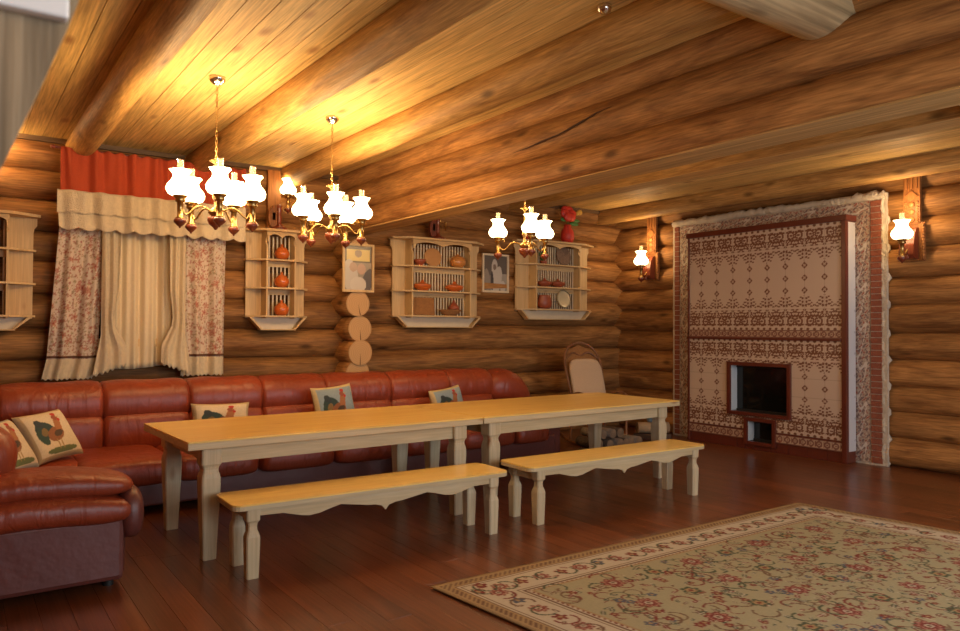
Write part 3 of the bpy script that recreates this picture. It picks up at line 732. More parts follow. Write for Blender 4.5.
def curtain(name, label, xt0, xt1, xb0, xb1, zt, zb, y, seed, folds, depth=.045):
    nu, nv, C = flc(xt1-xt0+.1, zt-zb, seed)
    org = ((xt0+xt1)/2, y, zb)
    def fold(U, V): return depth*(np.sin(U*folds*2*PI+.6*np.sin(V*3+seed))*.7+.3*np.sin(U*folds*4.7*PI+seed+V*2))*(.55+.45*(1-V))
    def pos(U, V):
        x = (xb0+(xt0-xb0)*V)+((xb1-xb0)+((xt1-xt0)-(xb1-xb0))*V)*U
        return x, y+fold(U, V), zb+(zt-zb)*V
    o = grid(name, nu, nv, pos, lambda U, V: C, floral, thick=.003, org=org)
    tag(o, label, 'curtain', 'floral side curtains')
    zr = .010  # ribbon and lace hem as parts
    V0 = zr/(zt-zb)
    g = grid('brown_ribbon', nu, 2, lambda U, V: tuple(q+w_ for q, w_ in zip(pos(U, V0+V*.012), (0, -.004, 0))), lambda U, V: np.zeros((len(U), 3)), brown, o, thick=.003); g.location = (-org[0], -org[1], -org[2])
    return o, pos, V0, org, nu
for nm, lab, a in (('c', 'cream floral curtain with brown ribbon and lace hem, left of the tulle', (.84, 1.24, .72, 1.14)), ('c', 'cream floral curtain with brown ribbon and lace hem, right of the tulle', (1.88, 2.36, 1.90, 2.34))):
    o, pos, V0, org, nu = curtain('floral_curtain', lab, a[0], a[1], a[2], a[3], 2.95, 1.19, 7.93, int(a[0]*10), 2.2)
    def hem(U, V, pos=pos, a=a): 
        x, y, z = pos(U, V*0); d = (a[2]-.04-a[2])*(1-V)*(1 if a[0] < 1 else 0)
        return x+d, y-.004, 1.0+.19*V+.008*np.sin(U*60)*(1-V)
    g = grid('lace_hem', nu, 20, hem, lambda U, V: np.zeros((len(U), 3)), lace, o, thick=.003); g.location = (-org[0], -org[1], -org[2])
    g.location = (-org[0], -org[1], -org[2])
# red valance
def val(U, V): 
    x = .80+1.72*U; return x, 7.83+.018*np.sin(U*62+V*.8)+.014*np.sin(U*101)*(.4+.6*V), 2.755+.415*V+.006*np.sin(U*44)*(1-V)+.010*np.sin(U*90)*V
o = grid('red_valance', 240, 24, lambda U, V: val(U, V), lambda U, V: np.zeros((len(U), 3)), redcloth, thick=.004, org=(1.66, 7.83, 2.79)); tag(o, 'gathered red linen valance hanging across the top of the window', 'valance')
g = grid('brown_ribbon', 240, 2, lambda U, V: tuple(q+w_ for q, w_ in zip(val(U, V*.035), (0, -.005, -.006))), lambda U, V: np.zeros((len(U), 3)), brown, o, thick=.003); g.location = (-1.66, -7.83, -2.79)
def lc(U, V):
    x = .77+1.72*U+.015*(1-V); sc = .028*np.abs(np.sin(U*34))*(1-V)
    return x, 7.755+.020*np.sin(U*47+V)+.012*np.sin(U*83), 2.42-sc+.34*V
o = grid('lace_pelmet', 260, 30, lc, lambda U, V: np.zeros((len(U), 3)), lace, thick=.003, org=(1.66, 7.8, 2.46)); tag(o, 'cream lace pelmet with scalloped edge under the red valance', 'pelmet')
def lc2(U, V):
    x, y, z = lc(U, V*.62); return x, y-.022, z-.0+.0*V
def lace_tier(U, V):
    x = .765+1.73*U; sc = .02*np.abs(np.sin(U*30+1)); return x, 7.73+.020*np.sin(U*47)+.012*np.sin(U*83), 2.56-sc*(1-V)+.19*V
g = grid('lace_tier', 260, 12, lace_tier, lambda U, V: np.zeros((len(U), 3)), lace, o, thick=.003); g.location = (-1.66, -7.8, -2.46)
def tu(U, V):
    x = 1.18+.76*U; return x, 7.99+.022*np.sin(U*30+.5*np.sin(V*2))+.015*np.sin(U*57+1), 1.10+1.7*V-.02*np.sin(U*5)*(1-V)
o = grid('tulle_curtain', 160, 30, tu, lambda U, V: np.zeros((len(U), 3)), tulle, thick=.002, org=(1.55, 7.99, 1.1)); tag(o, 'sheer cream tulle curtain with gathered lace sides in the middle of the window', 'curtain')
for sx, x0 in ((1, 1.16), (-1, 1.93)):
    def side(U, V, sx=sx, x0=x0):
        w_ = np.interp(V, [0, .12, .25, .32, .5, 1], [.30, .26, .13, .12, .15, .17]); xo = np.interp(V, [0, .25, 1], [-.07, .0, 0])
        return x0+sx*(xo+w_*U), 7.85+.022*np.sin(U*14+V*3)+0*V, 1.02+1.6*V+.11*U*(1-V)*(U > .0)+.012*np.sin(U*40)*(1-V)
    g = grid('gathered_side', 40, 60, side, lambda U, V: np.zeros((len(U), 3)), lace, o, thick=.002); g.location = (-1.55, -7.99, -1.1)
rod = M().tube([(.74, 7.88, 3.17), (2.58, 7.88, 3.17)], .012, 10); rod.lathe([(0, -.02), (.02, -.012), (.024, 0), (.02, .012), (0, .02)], (.74, 7.88, 3.17), 12)
rod.box(.9, .92, 7.88, 8.15, 3.16, 3.18).box(2.4, 2.42, 7.88, 8.15, 3.16, 3.18)
tag(rod.build('curtain_rod', redwood, org=(1.66, 7.88, 3.17)), 'thin curtain rod above the red valance on the back log wall', 'rod')

# ------------------------------------------------------------------ plate shelves
def make_shelf(label, x0, x1, ua, ub, zs, zt, zb, scallops):
    t = thing('wall_shelf', ((x0+x1)/2, 8.1, zb), label, 'shelf', 'pine plate shelves on the back wall'); off = ((x0+x1)/2, 8.1, zb)
    def pt(n, mm, mat, bevel=0): mm.v = [(a-off[0], b-off[1], c-off[2]) for a, b, c in mm.v]; return mm.build(n, mat, t, bevel)
    D0, D1 = 7.90, 8.10; zl = zs[0]
    for s, xo, xi in ((1, x0, ua), (-1, x1, ub)):
        pr = [(xi, zl-.03), (xo+s*.03, zl-.03), (xo+s*.03, zt-.14), (xo+s*.022, zt-.10), (xo+s*.0, zt-.07), (xo-s*.0, zt), (xi, zt)]
        pt('wing_panel', M().prism(pr, D1-.018, D1, 1), shelfZ)
    for u in (ua, ub): 
        s = 1 if u == ub else -1
        pt('upright', M().prism([(D1-.018, zl-.03), (D0+.01, zl-.03), (D0+.01, zt-.16), (D0+.045, zt-.12), (D0+.045, zt-.08), (D0, zt-.04), (D0, zt), (D1-.018, zt)], u-.009, u+.009, 0), shelfZ)
    for z in zs:
        pl = [(x0+.01, D1), (x0+.01, D1-.075), (ua-.02, D0-.01), (ub+.02, D0-.01), (x1-.01, D1-.075), (x1-.01, D1)]
        pt('shelf_board', M().prism(pl, z-.018, z, 2), shelfX, .002)
    pl = [(x0-.02, D1+.0), (x0-.02, D1-.11), (ua-.04, D0-.06), (ub+.04, D0-.06), (x1+.02, D1-.11), (x1+.02, D1)]
    pt('top_board', M().prism(pl, zt, zt+.025, 2), shelfX, .003)
    n = 40; P = [(ua, zt)]; 
    for i in range(n+1):
        u = i/n; e = abs(math.sin(u*PI*scallops)); d = .075-.045*e**.7
        if u < .03 or u > .97: d = .11
        P.append((ua+(ub-ua)*u, zt-d))
    P.append((ub, zt)); pt('scalloped_valance', M().prism(P, D0-.004, D0+.012, 1), shelfX)
    # back rails and upright spindles of the plate rack
    sp_ = M(); levels = zs+[zt-.03]
    for k in range(3):
        za, zb_ = levels[k], levels[k+1]-.018
        rail = zb_-.06 if k < 2 else zb_
        nsp = max(5, int((ub-ua)/.042))
        for i in range(nsp): 
            x = ua+(ub-ua)*(i+.5)/nsp; pt('spindle', M().box(x-.008, x+.008, D1-.055, D1-.042, za, rail+.01), spind)
        if k < 2: pt('rail', M().box(ua, ub, D1-.06, D1-.04, rail, zb_), shelfX)
    # tapered foot: back panel, slanted brackets, bottom board
    ins = min(.13, (x1-x0)*.17)
    pt('foot_panel', M().prism([(x0+.04, zl-.018), (x1-.04, zl-.018), (x1-.04-ins, zb), (x0+.04+ins, zb)], D1-.05, D1-.03, 1), spind)
    for s, xo in ((1, x0), (-1, x1)):
        pr = [(xo+s*.04, zl-.02), (xo+s*(.04+ins), zb), (xo+s*(.055+ins), zb+.005), (xo+s*.075, zl-.02)]
        pt('foot_bracket', M().prism(pr if s > 0 else pr[::-1], D1-.13, D1-.03, 1), shelfZ)
    pt('foot_board', M().box(x0+.04+ins, x1-.04-ins, D1-.13, D1-.03, zb-.012, zb), shelfX, .002)
    return t
make_shelf('pine plate shelf at the far left of the back wall, beside the left floral curtain', -.16, .64, .10, .40, [1.60, 1.90, 2.21], 2.51, 1.47, 2)
make_shelf('narrow pine plate shelf with three orange pots, between curtain and cut log ends', 2.58, 3.31, 2.79, 3.11, [1.63, 1.94, 2.25], 2.55, 1.48, 2)
make_shelf('wide pine plate shelf between the two framed photos', 4.40, 5.74, 4.62, 5.49, [1.66, 1.97, 2.28], 2.60, 1.52, 2)
make_shelf('pine plate shelf nearest the room corner, holding a round cream plate', 6.34, 7.76, 6.61, 7.43, [1.78, 2.09, 2.41], 2.71, 1.64, 2)
# crockery
def pot(name, prof, loc, mat, label, cat, group=None, seg=20, wave=None, sy=1.0, k=1.0):
    o = M().lathe([(r_*k, z_*k) for r_, z_ in prof], (0, 0, 0), seg, wave=wave)
    o.v = [(a, b*sy, c) for a, b, c in o.v]
    o = o.build(name, mat, loc=loc); tag(o, label, cat, group); return o
ZS = .0
lidpot = [(0, 0), (.045, 0), (.07, .025), (.082, .06), (.075, .095), (.05, .12), (.052, .125), (.03, .14), (.012, .147), (.016, .16), (.012, .172), (0, .176)]
for z, w_ in ((2.25, 'top'), (1.94, 'middle'), (1.63, 'bottom')):
    pot('lidded_pot', lidpot, (2.97, 7.955, z+.001), orange, 'small round orange lidded pot on the %s board of the narrow shelf' % w_, 'pot', 'orange pots on the narrow shelf')
bowl = [(0, 0), (.05, 0), (.055, .01), (.10, .04), (.115, .075), (.108, .075), (.09, .045), (.03, .02), (0, .018)]
bowlf = [(0, 0), (.06, 0), (.07, .01), (.12, .035), (.125, .06), (.13, .07), (.105, .08), (.06, .09), (.02, .11), (.02, .13), (0, .135)]
pot('covered_dish', bowlf, (4.78, 7.945, 1.971), orange, 'orange covered dish on the middle board of the wide shelf, left one', 'dish', 'orange covered dishes', sy=.72)
pot('covered_dish', bowlf, (5.26, 7.945, 1.971), orange, 'orange covered dish on the middle board of the wide shelf, right one', 'dish', 'orange covered dishes', sy=.72)
pot('small_bowl', [(q*.75, z) for q, z in bowl], (4.74, 7.95, 2.281), rust, 'small dark brown bowl on the top board of the wide shelf', 'bowl')
pot('round_jug', [(0, 0), (.06, 0), (.105, .04), (.11, .08), (.09, .13), (.05, .15), (.03, .155), (.028, .17), (0, .175)], (5.31, 7.945, 2.281), flat('amber_glaze', (.50, .20, .05), .3, var=.4, bscale=12), 'amber brown round pot on the top board of the wide shelf, right side', 'pot', sy=.85)
o = M().prism([(.125*math.cos(a), .12+.12*math.sin(a)) for a in np.linspace(0, 2*PI, 28, endpoint=False)], -.009, .009, 1).build('cutting_board', flat('board_wood', (.46, .22, .07), .5, var=.15), loc=(4.98, 8.015, 2.283)); o.rotation_euler.x = math.radians(-6); tag(o, 'round wooden board leaning on the top board of the wide shelf', 'board')
o = M().box(-.17, .17, -.012, .012, 0, .225).build('wicker_tray', wicker, bevel=.008, loc=(4.82, 7.985, 1.664)); o.rotation_euler.x = math.radians(-9); tag(o, 'square wicker tray leaning on the bottom board of the wide shelf', 'tray')
pot('bread_basket', [(0, 0), (.07, 0), (.12, .03), (.17, .07), (.175, .075), (.16, .078), (.10, .04), (0, .03)], (5.20, 7.945, 1.661), wicker, 'shallow woven basket at the right end of the bottom board', 'basket', seg=24, sy=.5)
pot('peaked_lid', [(0, .0), (.07, 0), (.075, .02), (.05, .06), (.02, .09), (.012, .12), (0, .125)], (5.25, 7.945, 1.741), rust, 'small rust-coloured cone pot sitting in the woven basket', 'pot')
# shelf by the corner
o = M(); 
for i in range(26):
    a = random.uniform(0, 2*PI); l = random.uniform(.05, .11); h = random.uniform(.08, .2)
    o.add([(0, 0, .02), (.5*l*math.cos(a)-.02*math.sin(a), .35*l*math.sin(a)+.02*math.cos(a), h*.7), (l*math.cos(a), .5*l*math.sin(a), h), (.5*l*math.cos(a)+.02*math.sin(a), .35*l*math.sin(a)-.02*math.cos(a), h*.7)], [(0, 1, 2, 3)])
ob = o.build('leafy_plant', green, loc=(6.80, 7.99, 2.42)); tag(ob, 'small green leafy plant on the top board of the corner shelf', 'plant')
M().lathe([(0, 0), (.04, 0), (.055, .05), (.05, .052), (0, .04)], (0, 0, -.01), 16).build('pot', rust, ob)
pot('wicker_tray', [(0, .0), (.13, 0), (.14, .015), (.13, .02), (0, .01)], (7.20, 8.03, 2.555), flat('grey_brown_basket', (.24, .15, .10), .8, bump=1, bscale=120, var=.4), 'oval grey-brown basket leaning on the top board of the corner shelf', 'basket').rotation_euler = (math.radians(82), 0, 0)
for x, l in ((6.78, 'left'), (7.03, 'right')):
    pot('clay_bowl', bowlf, (x, 7.945, 2.091), rust, 'dark rust lidded bowl on the middle board of the corner shelf, %s one' % l, 'bowl', 'dark rust bowls', sy=.75, k=.93)
pot('clay_pot', [(0, 0), (.08, 0), (.11, .04), (.115, .11), (.09, .17), (.095, .19), (.08, .19), (0, .15)], (6.78, 7.945, 1.781), rust, 'squat rust-brown pot on the bottom board of the corner shelf', 'pot', sy=.78)
pot('cream_plate', [(0, .008), (.08, .006), (.125, .018), (.13, .022), (.08, .0), (0, 0)], (7.20, 8.02, 1.93), plateM, 'round cream plate standing on the bottom board of the corner shelf', 'plate', seg=28).rotation_euler = (math.radians(82), 0, 0)
# poppy ornament and red vase on top of the corner shelf
ZT3 = 2.736
v = thing('poppy_vase', (7.24, 7.98, ZT3), 'red vase holding a poppy with green leaves on top of the corner shelf', 'vase')
M().lathe([(0, 0), (.07, 0), (.10, .08), (.09, .17), (.05, .24), (.055, .27), (.04, .27), (0, .2)], (0, 0, 0), 18).build('vase', redp, v)
fl = M(); 
for k in range(6):
    a = k*PI/3; fl.sq((.07*math.cos(a), .03*math.sin(a)-.02, .43+.06*math.sin(a)), (.075, .035, .065), .9, .9, 12, 8)
fl.build('poppy_flower', redp, v)
M().sq((.22, -.02, .47), (.045, .03, .04), .9, .9, 12, 8).sq((.17, -.02, .45), (.03, .03, .03), .9, .9, 12, 8).build('yellow_flower', yellow, v)
lf = M()
for a, l, z in ((.3, .22, .33), (2.9, .15, .33), (.9, .16, .36), (-.4, .2, .30)): lf.sq((l*.6*math.cos(a), -.02, z+.03*math.sin(a)), (l*.45, .015, .028), .9, .9, 12, 8)
lf.tube([(0, 0, .2), (.01, -.01, .4)], .006, 6); lf.build('leaves', green, v)
pot('red_vase', [(0, 0), (.06, 0), (.09, .06), (.085, .14), (.05, .24), (.035, .30), (.045, .34), (.03, .34), (0, .2)], (6.50, 7.98, ZT3), redp, 'slim red vase at the left end of the corner shelf top', 'vase')

# ------------------------------------------------------------------ framed photos
def photo(label, x0, x1, z0, z1, y, kind):
    t = thing('framed_photo', ((x0+x1)/2, y, z0), label, 'picture', 'framed wedding photos'); W = x1-x0; H = z1-z0; b_ = .028
    f = M().box(-W/2, -W/2+b_, -.03, 0, 0, H).box(W/2-b_, W/2, -.03, 0, 0, H).box(-W/2+b_, W/2-b_, -.03, 0, 0, b_).box(-W/2+b_, W/2-b_, -.03, 0, H-b_, H)
    f.build('frame', spind if kind else shelfZ, t, bevel=.004)
    n = 60
    def col(U, V):
        C = np.zeros((len(U), 3))
        def el(cx, cy, a, b, ang, c):
            x = U-cx; yy = (V-cy)*H/W; p = x*math.cos(ang)+yy*math.sin(ang); q = -x*math.sin(ang)+yy*math.cos(ang); C[(p/a)**2+(q/b)**2 < 1] = c
        if kind == 0:
            C[:] = (.30, .24, .17); C[V > .62] = (.12, .09, .06); C[(V > .66) & (V < .93) & (np.abs(U-.5) < .42)] = (.62, .45, .14)
            el(.22, .3, .28, .55, .15, (.50, .44, .36)); el(.32, .52, .14, .15, 0, (.45, .30, .20)); el(.62, .48, .16, .17, 0, (.46, .29, .20)); el(.85, .2, .2, .42, -.3, (.10, .08, .07)); el(.5, .12, .3, .25, 0, (.55, .49, .40)); el(.5, .83, .13, .12, 0, (.28, .20, .13))
        else:
            C[:] = (.12, .10, .085); C[V < .45] = (.20, .17, .14); C[(V < .5) & (U > .75)] = (.33, .30, .25)
            el(.55, .25, .20, .55, -.25, (.50, .46, .40)); el(.47, .66, .13, .30, 0, (.50, .46, .40)); el(.47, .68, .07, .10, 0, (.20, .15, .12)); el(.36, .28, .06, .32, 0, (.06, .05, .05)); el(.15, .3, .12, .38, .1, (.26, .22, .18)); el(.82, .12, .12, .2, 0, (.50, .46, .40))
        return C
    grid('print', n, n, lambda U, V: (-W/2+b_+(W-2*b_)*U, np.full_like(U, -.012), b_+(H-2*b_)*V), col, photoM, t)
    M().box(-W/2+b_*.5, W/2-b_*.5, -.010, -.004, b_*.5, H-b_*.5).build('backing_board', brown, t)
photo('colour photo of a couple in a light wooden frame hung over the cut log ends', 3.61, 4.01, 1.91, 2.47, 7.78, 0)
photo('black and white photo of a bride in a pale frame between two plate shelves', 5.82, 6.27, 1.99, 2.52, 8.13, 1)

# ------------------------------------------------------------------ lamps
def lamp_parts(parent, x, y, z, s=.96, as_sub=None):
    """an oil-lamp style light: wooden drop, brass column, opal shade, glass chimney"""
    P = as_sub or parent
    def q(pr): return [(r_*s, h*s) for r_, h in pr]
    M().lathe(q([(0, -.012), (.006, -.008), (.008, .0), (.02, .008), (.042, .032), (.044, .045), (.036, .058), (0, .06)]), (x, y, z), 18).build('wooden_drop', redwood, P)
    M().lathe(q([(.03, .058), (.032, .066), (.021, .072), (.021, .175), (.03, .18), (.036, .19), (.032, .205), (.045, .215), (.055, .235), (.052, .236), (.03, .215), (.0, .21)]), (x, y, z), 18).build('brass_font', brass, P)
    sh = [(.048, .225), (.062, .228), (.080, .238), (.094, .258), (.098, .282), (.088, .308), (.066, .334), (.053, .358), (.052, .378), (.062, .396), (.074, .412)]
    mm = M().lathe(q(sh), (x, y, z), 28, wave=(3, .10, 8))
    mm.lathe(q([(.0845, .240), (.0875, .243), (.0905, .247)]), (x, y, z), 28, 1)
    mm.build('glass_shade', [shadeM, bandM], P)
    M().lathe(q([(.022, .34), (.024, .40), (.022, .485)]), (x, y, z), 14).build('glass_chimney', chimM, P)
    b_ = point_light((x, y, z+.55*s), BULB*(1 if s > .9 else .6)); b_.parent = P
def make_chandelier(label, x, y, n, a0, R=.255, zb=2.235):
    t = thing('chandelier', (x, y, 3.3), label, 'chandelier', 'brass chandeliers with oil lamp shades')
    dz = zb-3.3
    M().lathe([(0, 0), (.058, -.002), (.060, -.014), (.052, -.03), (.03, -.052), (.012, -.062), (0, -.066)][::-1], (0, 0, 0), 20).build('ceiling_rose', chrome, t)
    ch = M(); z = -.066; k = 0; z1 = dz+.50
    while z > z1:
        lk = .034; pts = []
        for i in range(11):
            a = 2*PI*i/10; u = .008*math.cos(a); v_ = lk*.58*math.sin(a)
            pts.append(((u, 0, z-lk*.5+v_) if k % 2 else (0, u, z-lk*.5+v_)))
        ch.tube(pts, .0024, 5, cap=False); z -= lk*.86; k += 1
    ch.build('chain', brass, t)
    M().lathe([(.004, .53), (.012, .51), (.045, .50), (.048, .494), (.018, .482), (.012, .47), (.009, .46), (.009, .30), (.022, .27), (.026, .24), (.012, .21), (.012, .17), (.03, .15), (.05, .135), (.052, .12), (.03, .10)], (0, 0, dz), 18).build('stem', brass, t)
    M().lathe([(.03, .10), (.055, .09), (.058, .07), (.045, .04), (.02, .02), (.01, .005), (0, 0)][::-1], (0, 0, dz), 18).build('hub', redwood, t)
    for i in range(n):
        a = math.radians(a0+360*i/n); c, s_ = math.cos(a), math.sin(a)
        zz = dz
        pts = []
        for (r_, h) in ((.03, .13), (.08, .155), (.12, .165), (.16, .14), (.19, .10), (.22, .085), (R-.03, .10), (R-.018, .12)):
            pts.append((r_*c, r_*s_, zz+h))
        # smooth the path
        sm = []
        for j in range(len(pts)-1):
            A0, B0 = Vector(pts[j]), Vector(pts[j+1]); sm += [A0, A0.lerp(B0, .5)]
        sm.append(Vector(pts[-1]))
        sm = [sm[0]]+[(sm[j-1]+sm[j]*2+sm[j+1])/4 for j in range(1, len(sm)-1)]+[sm[-1]]
        arm = M().tube(sm, .0065, 8)
        cu = []   # decorative curl
        for j in range(12):
            b_ = j/11*4.2; r_ = .026*(1-j/16); cu.append(((R-.055+r_*math.cos(b_))*c, (R-.055+r_*math.cos(b_))*s_, zz+.175+r_*math.sin(b_)))
        arm.tube(cu, .004, 6)
        ao = arm.build('arm', brass, t)
        lamp_parts(ao, R*c, R*s_, zz)
    return t
VR = -35.5
make_chandelier('five-arm chandelier nearest the red valance at the left', 1.53, 5.42, 5, 260, zb=2.195)
make_chandelier('five-arm chandelier in front of the cut log ends and the narrow shelf', 2.62, 5.86, 5, 253, zb=2.21)
make_chandelier('three-arm chandelier beyond the lintel, in front of the corner shelf', 4.62, 5.72, 3, 244, R=.28, zb=2.20)

def wall_lamp(label, y, rope, zl=2.20, s=1.08):
    t = thing('wall_lamp', (8.40, y, zl), label, 'wall lamp', 'lit wall lamps on the right log wall')
    # long carved board up to the beam
    z1 = 3.36-zl
    b_ = M().box(-.04, 0, -.085, .085, .42, z1); bo = b_.build('carved_board', carved, t, bevel=.004)
    c = M()
    for yy in (-.05, 0, .05): c.box(-.052, -.038, yy-.012, yy+.012, .80, z1-.06)
    c.prism([(-.07, .72), (0, .66), (.07, .72), (0, .78)], -.052, -.038, 0)
    for k in range(9):
        for yy in (-.062, .062): c.sq((-.042, yy, .44+k*.027), (.012, .014, .011), 1, 1, 10, 6)
    for k in range(3): c.sq((-.044, 0, .47+k*.08), (.014, .035, .03), 1, 1, 12, 8)
    c.build('carving', carved, bo)
    p = M().box(-.03, .0, -.13, .11, 0.02, .44); bp = p.build('back_plate', carved, t, bevel=.01)
    rp = M()
    for k in range(12): rp.sq((-.035, -.115, .05+k*.032), (.02, .02, .022), 1, 1, 10, 6, rot=Matrix.Rotation(.6, 3, 'X'))
    rp.build('rope_carving', carved, bp)
    q = [(.0, .04), (-.12, .05), (-.15, .09), (-.14, .2), (-.12, .30), (-.08, .37), (0, .39)]
    M().prism(q, -.065, .085, 1).build('bracket', redwood, t, bevel=.012)
    M().tube([(-.14, 0, .14), (-.18, 0, .10), (-.215, 0, .09), (-.24, 0, .12)], .008, 8).build('lamp_arm', brass, t)
    M().tube([(-.15, -.0, .08), (-.19, -.03, .06), (-.17, .03, .04), (-.13, 0, .05)], .012, 8).build('scroll', redwood, t)
    lamp_parts(t, -.255, 0, .0, s)
wall_lamp('lit wall lamp on a carved board between the room corner and the stove', 7.39, True, 2.19)
wall_lamp('lit wall lamp on a carved board to the right of the stove', 3.76, True, 2.22)
# standing lamp on the narrow shelf
def shelf_lamp(label, x, z, lit):
    t = thing('shelf_lamp', (x, 7.945, z), label, 'lamp')
    M().lathe([(0, 0), (.10, 0), (.10, .015), (.06, .035), (.03, .06), (.022, .09), (.032, .13), (.022, .17), (.028, .22), (.035, .25), (.02, .28), (.0, .29)], (0, 0, 0), 20).build('turned_base', redwood, t)
    M().box(-.085, -.045, -.02, .02, .10, .19).build('socket', plateM, t, bevel=.004)
    M().prism([(-.10, .03), (-.03, .03), (-.03, .28), (-.07, .26), (-.12, .2), (-.125, .1)], -.02, .02, 1).build('side_block', carved if lit else redwood, t, bevel=.005)
    M().tube([(0, 0, .25), (.05, 0, .22), (.08, 0, .20), (.10, 0, .22)], .007, 8).build('arm', brass, t)
    if lit: lamp_parts(t, .10, 0, .20, .92)
    else: M().lathe([(0, .10), (.012, .105), (.014, .2), (.02, .21), (.0, .215)], (.12, 0, .02), 12).lathe([(0, .18), (.012, .185), (.014, .24), (.0, .245)], (.04, 0, .03), 12).build('bare_fitting', brass, t)
    return t
shelf_lamp('small lit lamp standing on top of the narrow plate shelf', 2.93, 2.576, True)
shelf_lamp('unlit dark wood lamp base standing on top of the wide plate shelf', 5.0, 2.626, False)
shelf_lamp('lit lamp at the left edge of the picture on the leftmost shelf', .13, 2.536, True)
bd = M().box(2.84, 2.99, 8.055, 8.105, 2.60, 3.26).build('mounting_board', carved, bevel=.005, org=(2.915, 8.08, 2.93)); tag(bd, 'narrow brown board on the back wall behind the small lit lamp', 'board')
# ceiling spotlight
sp_ = thing('ceiling_spotlight', (2.93, 2.93, 3.3), 'small chrome spotlight on the ceiling boards at the top edge', 'spotlight')
M().lathe([(0, 0), (.04, 0), (.042, -.012), (.036, -.03), (.02, -.045), (0, -.05)][::-1], (0, 0, 0), 18).build('housing', chrome, sp_)

# ------------------------------------------------------------------ rocking chair
rc = thing('rocking_chair', (6.85, 7.0, 0), 'bentwood rocking chair with cream back cushion in the far corner behind the tables', 'rocking chair', rz=math.radians(-14))
# local: faces -y, back leans to +y
def arc(pts, r_, seg=8, n=6):
    V_ = [Vector(p) for p in pts]; out = []
    for i in range(len(V_)-1):
        p0_, p1_, p2_, p3_ = V_[max(i-1, 0)], V_[i], V_[i+1], V_[min(i+2, len(V_)-1)]
        for k in range(n):
            t_ = k/n; out.append(.5*((2*p1_)+(p2_-p0_)*t_+(2*p0_-5*p1_+4*p2_-p3_)*t_*t_+(3*p1_-p0_-3*p2_+p3_)*t_**3))
    out.append(V_[-1]); return out
for s in (-1, 1):
    M().tube(arc([(s*.27, -.62, .14), (s*.27, -.45, .045), (s*.27, -.1, .018), (s*.27, .3, .04), (s*.27, .62, .16)], 0), .018).build('rocker', cane, rc)
    M().tube(arc([(s*.28, -.30, .03), (s*.28, -.30, .35), (s*.29, -.33, .60), (s*.30, -.15, .68), (s*.29, .12, .64), (s*.26, .24, .60)], 0), .016).build('arm_rest', cane, rc)
    M().tube([(s*.26, .2, .03), (s*.24, .18, .40)], .016).build('leg', cane, rc)
fr_ = arc([(-.22, .12, .38), (-.25, .22, .70), (-.27, .34, 1.05), (-.19, .42, 1.24), (0, .44, 1.31), (.19, .42, 1.24), (.27, .34, 1.05), (.25, .22, .70), (.22, .12, .38)], 0)
M().tube(fr_, .017).build('back_frame', cane, rc)
M().tube(arc([(-.25, .37, 1.10), (-.12, .40, 1.18), (0, .41, 1.14), (.12, .40, 1.18), (.25, .37, 1.10)], 0), .012).build('crest_bend', cane, rc)
M().prism([(-.23, .42), (.23, .42), (.26, 1.0), (.2, 1.2), (0, 1.28), (-.2, 1.2), (-.26, 1.0)], 0, .012, 1).tf(Matrix.Translation((0, -.02, 0)) @ Matrix.Shear('XY', 4, (0, 0)) if False else Matrix(((1, 0, 0, 0), (0, 1, .37, -.02), (0, 0, 1, 0), (0, 0, 0, 1)))).build('cane_back', wicker, rc)
M().sq((0, .205, .80), (.245, .045, .30), .45, .6, nu=40, nv=20, warp=lambda p: Vector((p.x, p.y+.36*p.z, p.z+(.06 if p.z < 0 else 0)*math.cos(p.x/.245*PI/2)))).build('back_cushion', cream, rc)
M().sq((0, -.08, .42), (.25, .27, .04), .5, .4).build('seat', cane, rc)
M().tube([(-.26, -.3, .34), (.26, -.3, .34)], .014).tube([(-.25, .19, .25), (.25, .19, .25)], .014).build('stretcher', cane, rc)

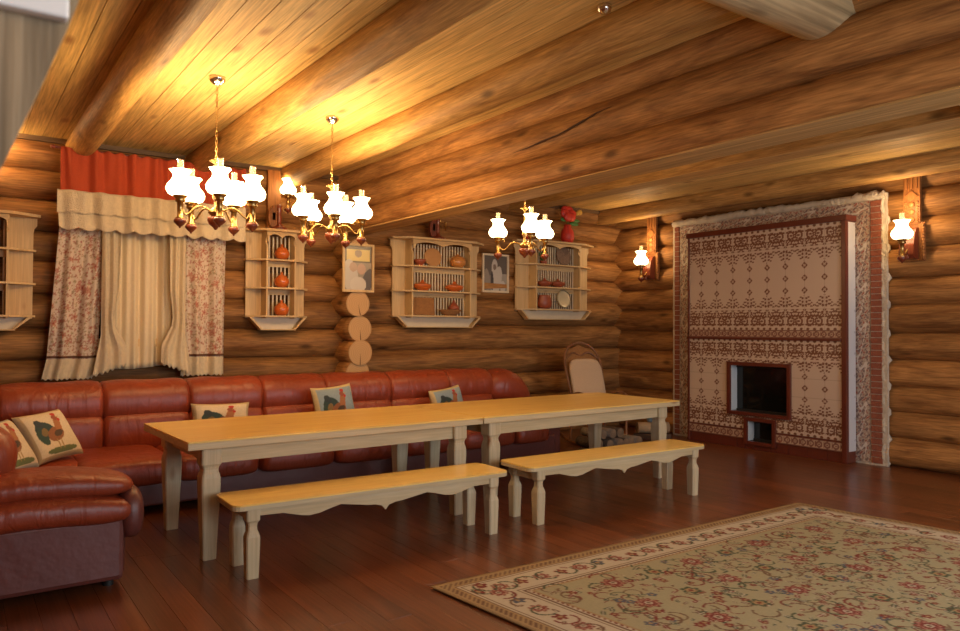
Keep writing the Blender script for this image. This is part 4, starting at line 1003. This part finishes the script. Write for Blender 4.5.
# ------------------------------------------------------------------ firewood and odds by the stove
bark = flat('birch_bark', (.22, .17, .13), .9, bump=1, bscale=40, var=.7)
darkbark = flat('dark_bark', (.07, .045, .03), .9, bump=1, bscale=40, var=.5)
paleend = flat('split_wood', (.22, .14, .08), .8, bump=.6, bscale=60, var=.6)
R = random.Random(4); k = 0
for row, (n, z) in enumerate(((7, .058), (6, .172), (3, .286))):
    for i in range(n):
        x = 6.02+row*.06+i*.125+R.uniform(-.004, .004); r_ = .052+R.uniform(-.004, .004)
        f = M().log((0, -.17, 0), (0, .17, 0), r_, seed=k+7, seg=14, n=40, capmi=1)
        o = f.build('firewood_log', [bark if R.random() < .35 else darkbark, paleend], loc=(x, 6.27+R.uniform(-.05, .05), z)); o.rotation_euler.z = R.uniform(-.03, .03)
        pos = 'bottom' if row == 0 else ('middle' if row == 1 else 'top')
        tag(o, 'small firewood log under the far table, %s row, %s' % (pos, 'far left' if i == 0 else ('far right' if i == n-1 else ['', 'second', 'third', 'fourth', 'fifth', 'sixth'][i]+' from the left')), 'firewood', 'firewood logs stacked behind the far table'); k += 1
f = M().log((0, -.22, 0), (0, .22, 0), .075, seed=3, seg=18, n=40, capmi=1)
o = f.build('birch_log', [flat('peeled_log', (.40, .27, .15), .8, var=.3), paleend], loc=(7.86, 6.92, .145)); o.rotation_euler.z = math.radians(60); tag(o, 'thick pale log lying alone beside the stove under the blue-grey pot', 'firewood')
st2 = M().box(7.68, 8.04, 6.74, 7.1, 0, .07).build('stone_block', flat('dark_block', (.10, .06, .04), .8, var=.3), bevel=.01, org=(7.86, 6.92, 0)); tag(st2, 'low dark block on the floor under the thick pale log', 'block')
pot('enamel_pot', [(0, 0), (.055, 0), (.07, .02), (.07, .09), (.075, .095), (.06, .10), (.02, .12), (.012, .135), (0, .138)], (7.86, 6.93, .226), bluemug, 'small blue-grey enamel pot resting on the thick pale log', 'pot')

# ------------------------------------------------------------------ whitewashed shelf on the left wall, close to the lens
hs = thing('hanging_shelf', (-.37, 1.0, 1.3), 'out-of-focus whitewashed wall shelf at the top left edge close to the camera', 'shelf')
off = (-.37, 1.0, 1.3)
def hp(n, mm, mat, bevel=.003): mm.v = [(a-off[0], b-off[1], c-off[2]) for a, b, c in mm.v]; return mm.build(n, mat, hs, bevel)
prf = [(-.37, 1.30), (-.10, 1.30), (-.02, 1.50), (.036, 1.655), (.070, 1.745), (.100, 1.83), (.112, 1.87), (.125, 1.90), (.125, 2.35), (-.37, 2.35)]
hp('side_panel', M().prism(prf, .90, .92, 1), whitewash)
hp('shelf_board', M().box(-.37, .096, .882, .90, 1.824, 1.87), whitepaint)
hp('shelf_board', M().box(-.37, .10, .92, 1.02, 2.15, 2.17), whitepaint)
hp('wall_strip', M().box(-.39, -.36, .90, 1.14, 1.30, 2.35), whitewash)

bpy.context.view_layer.update()
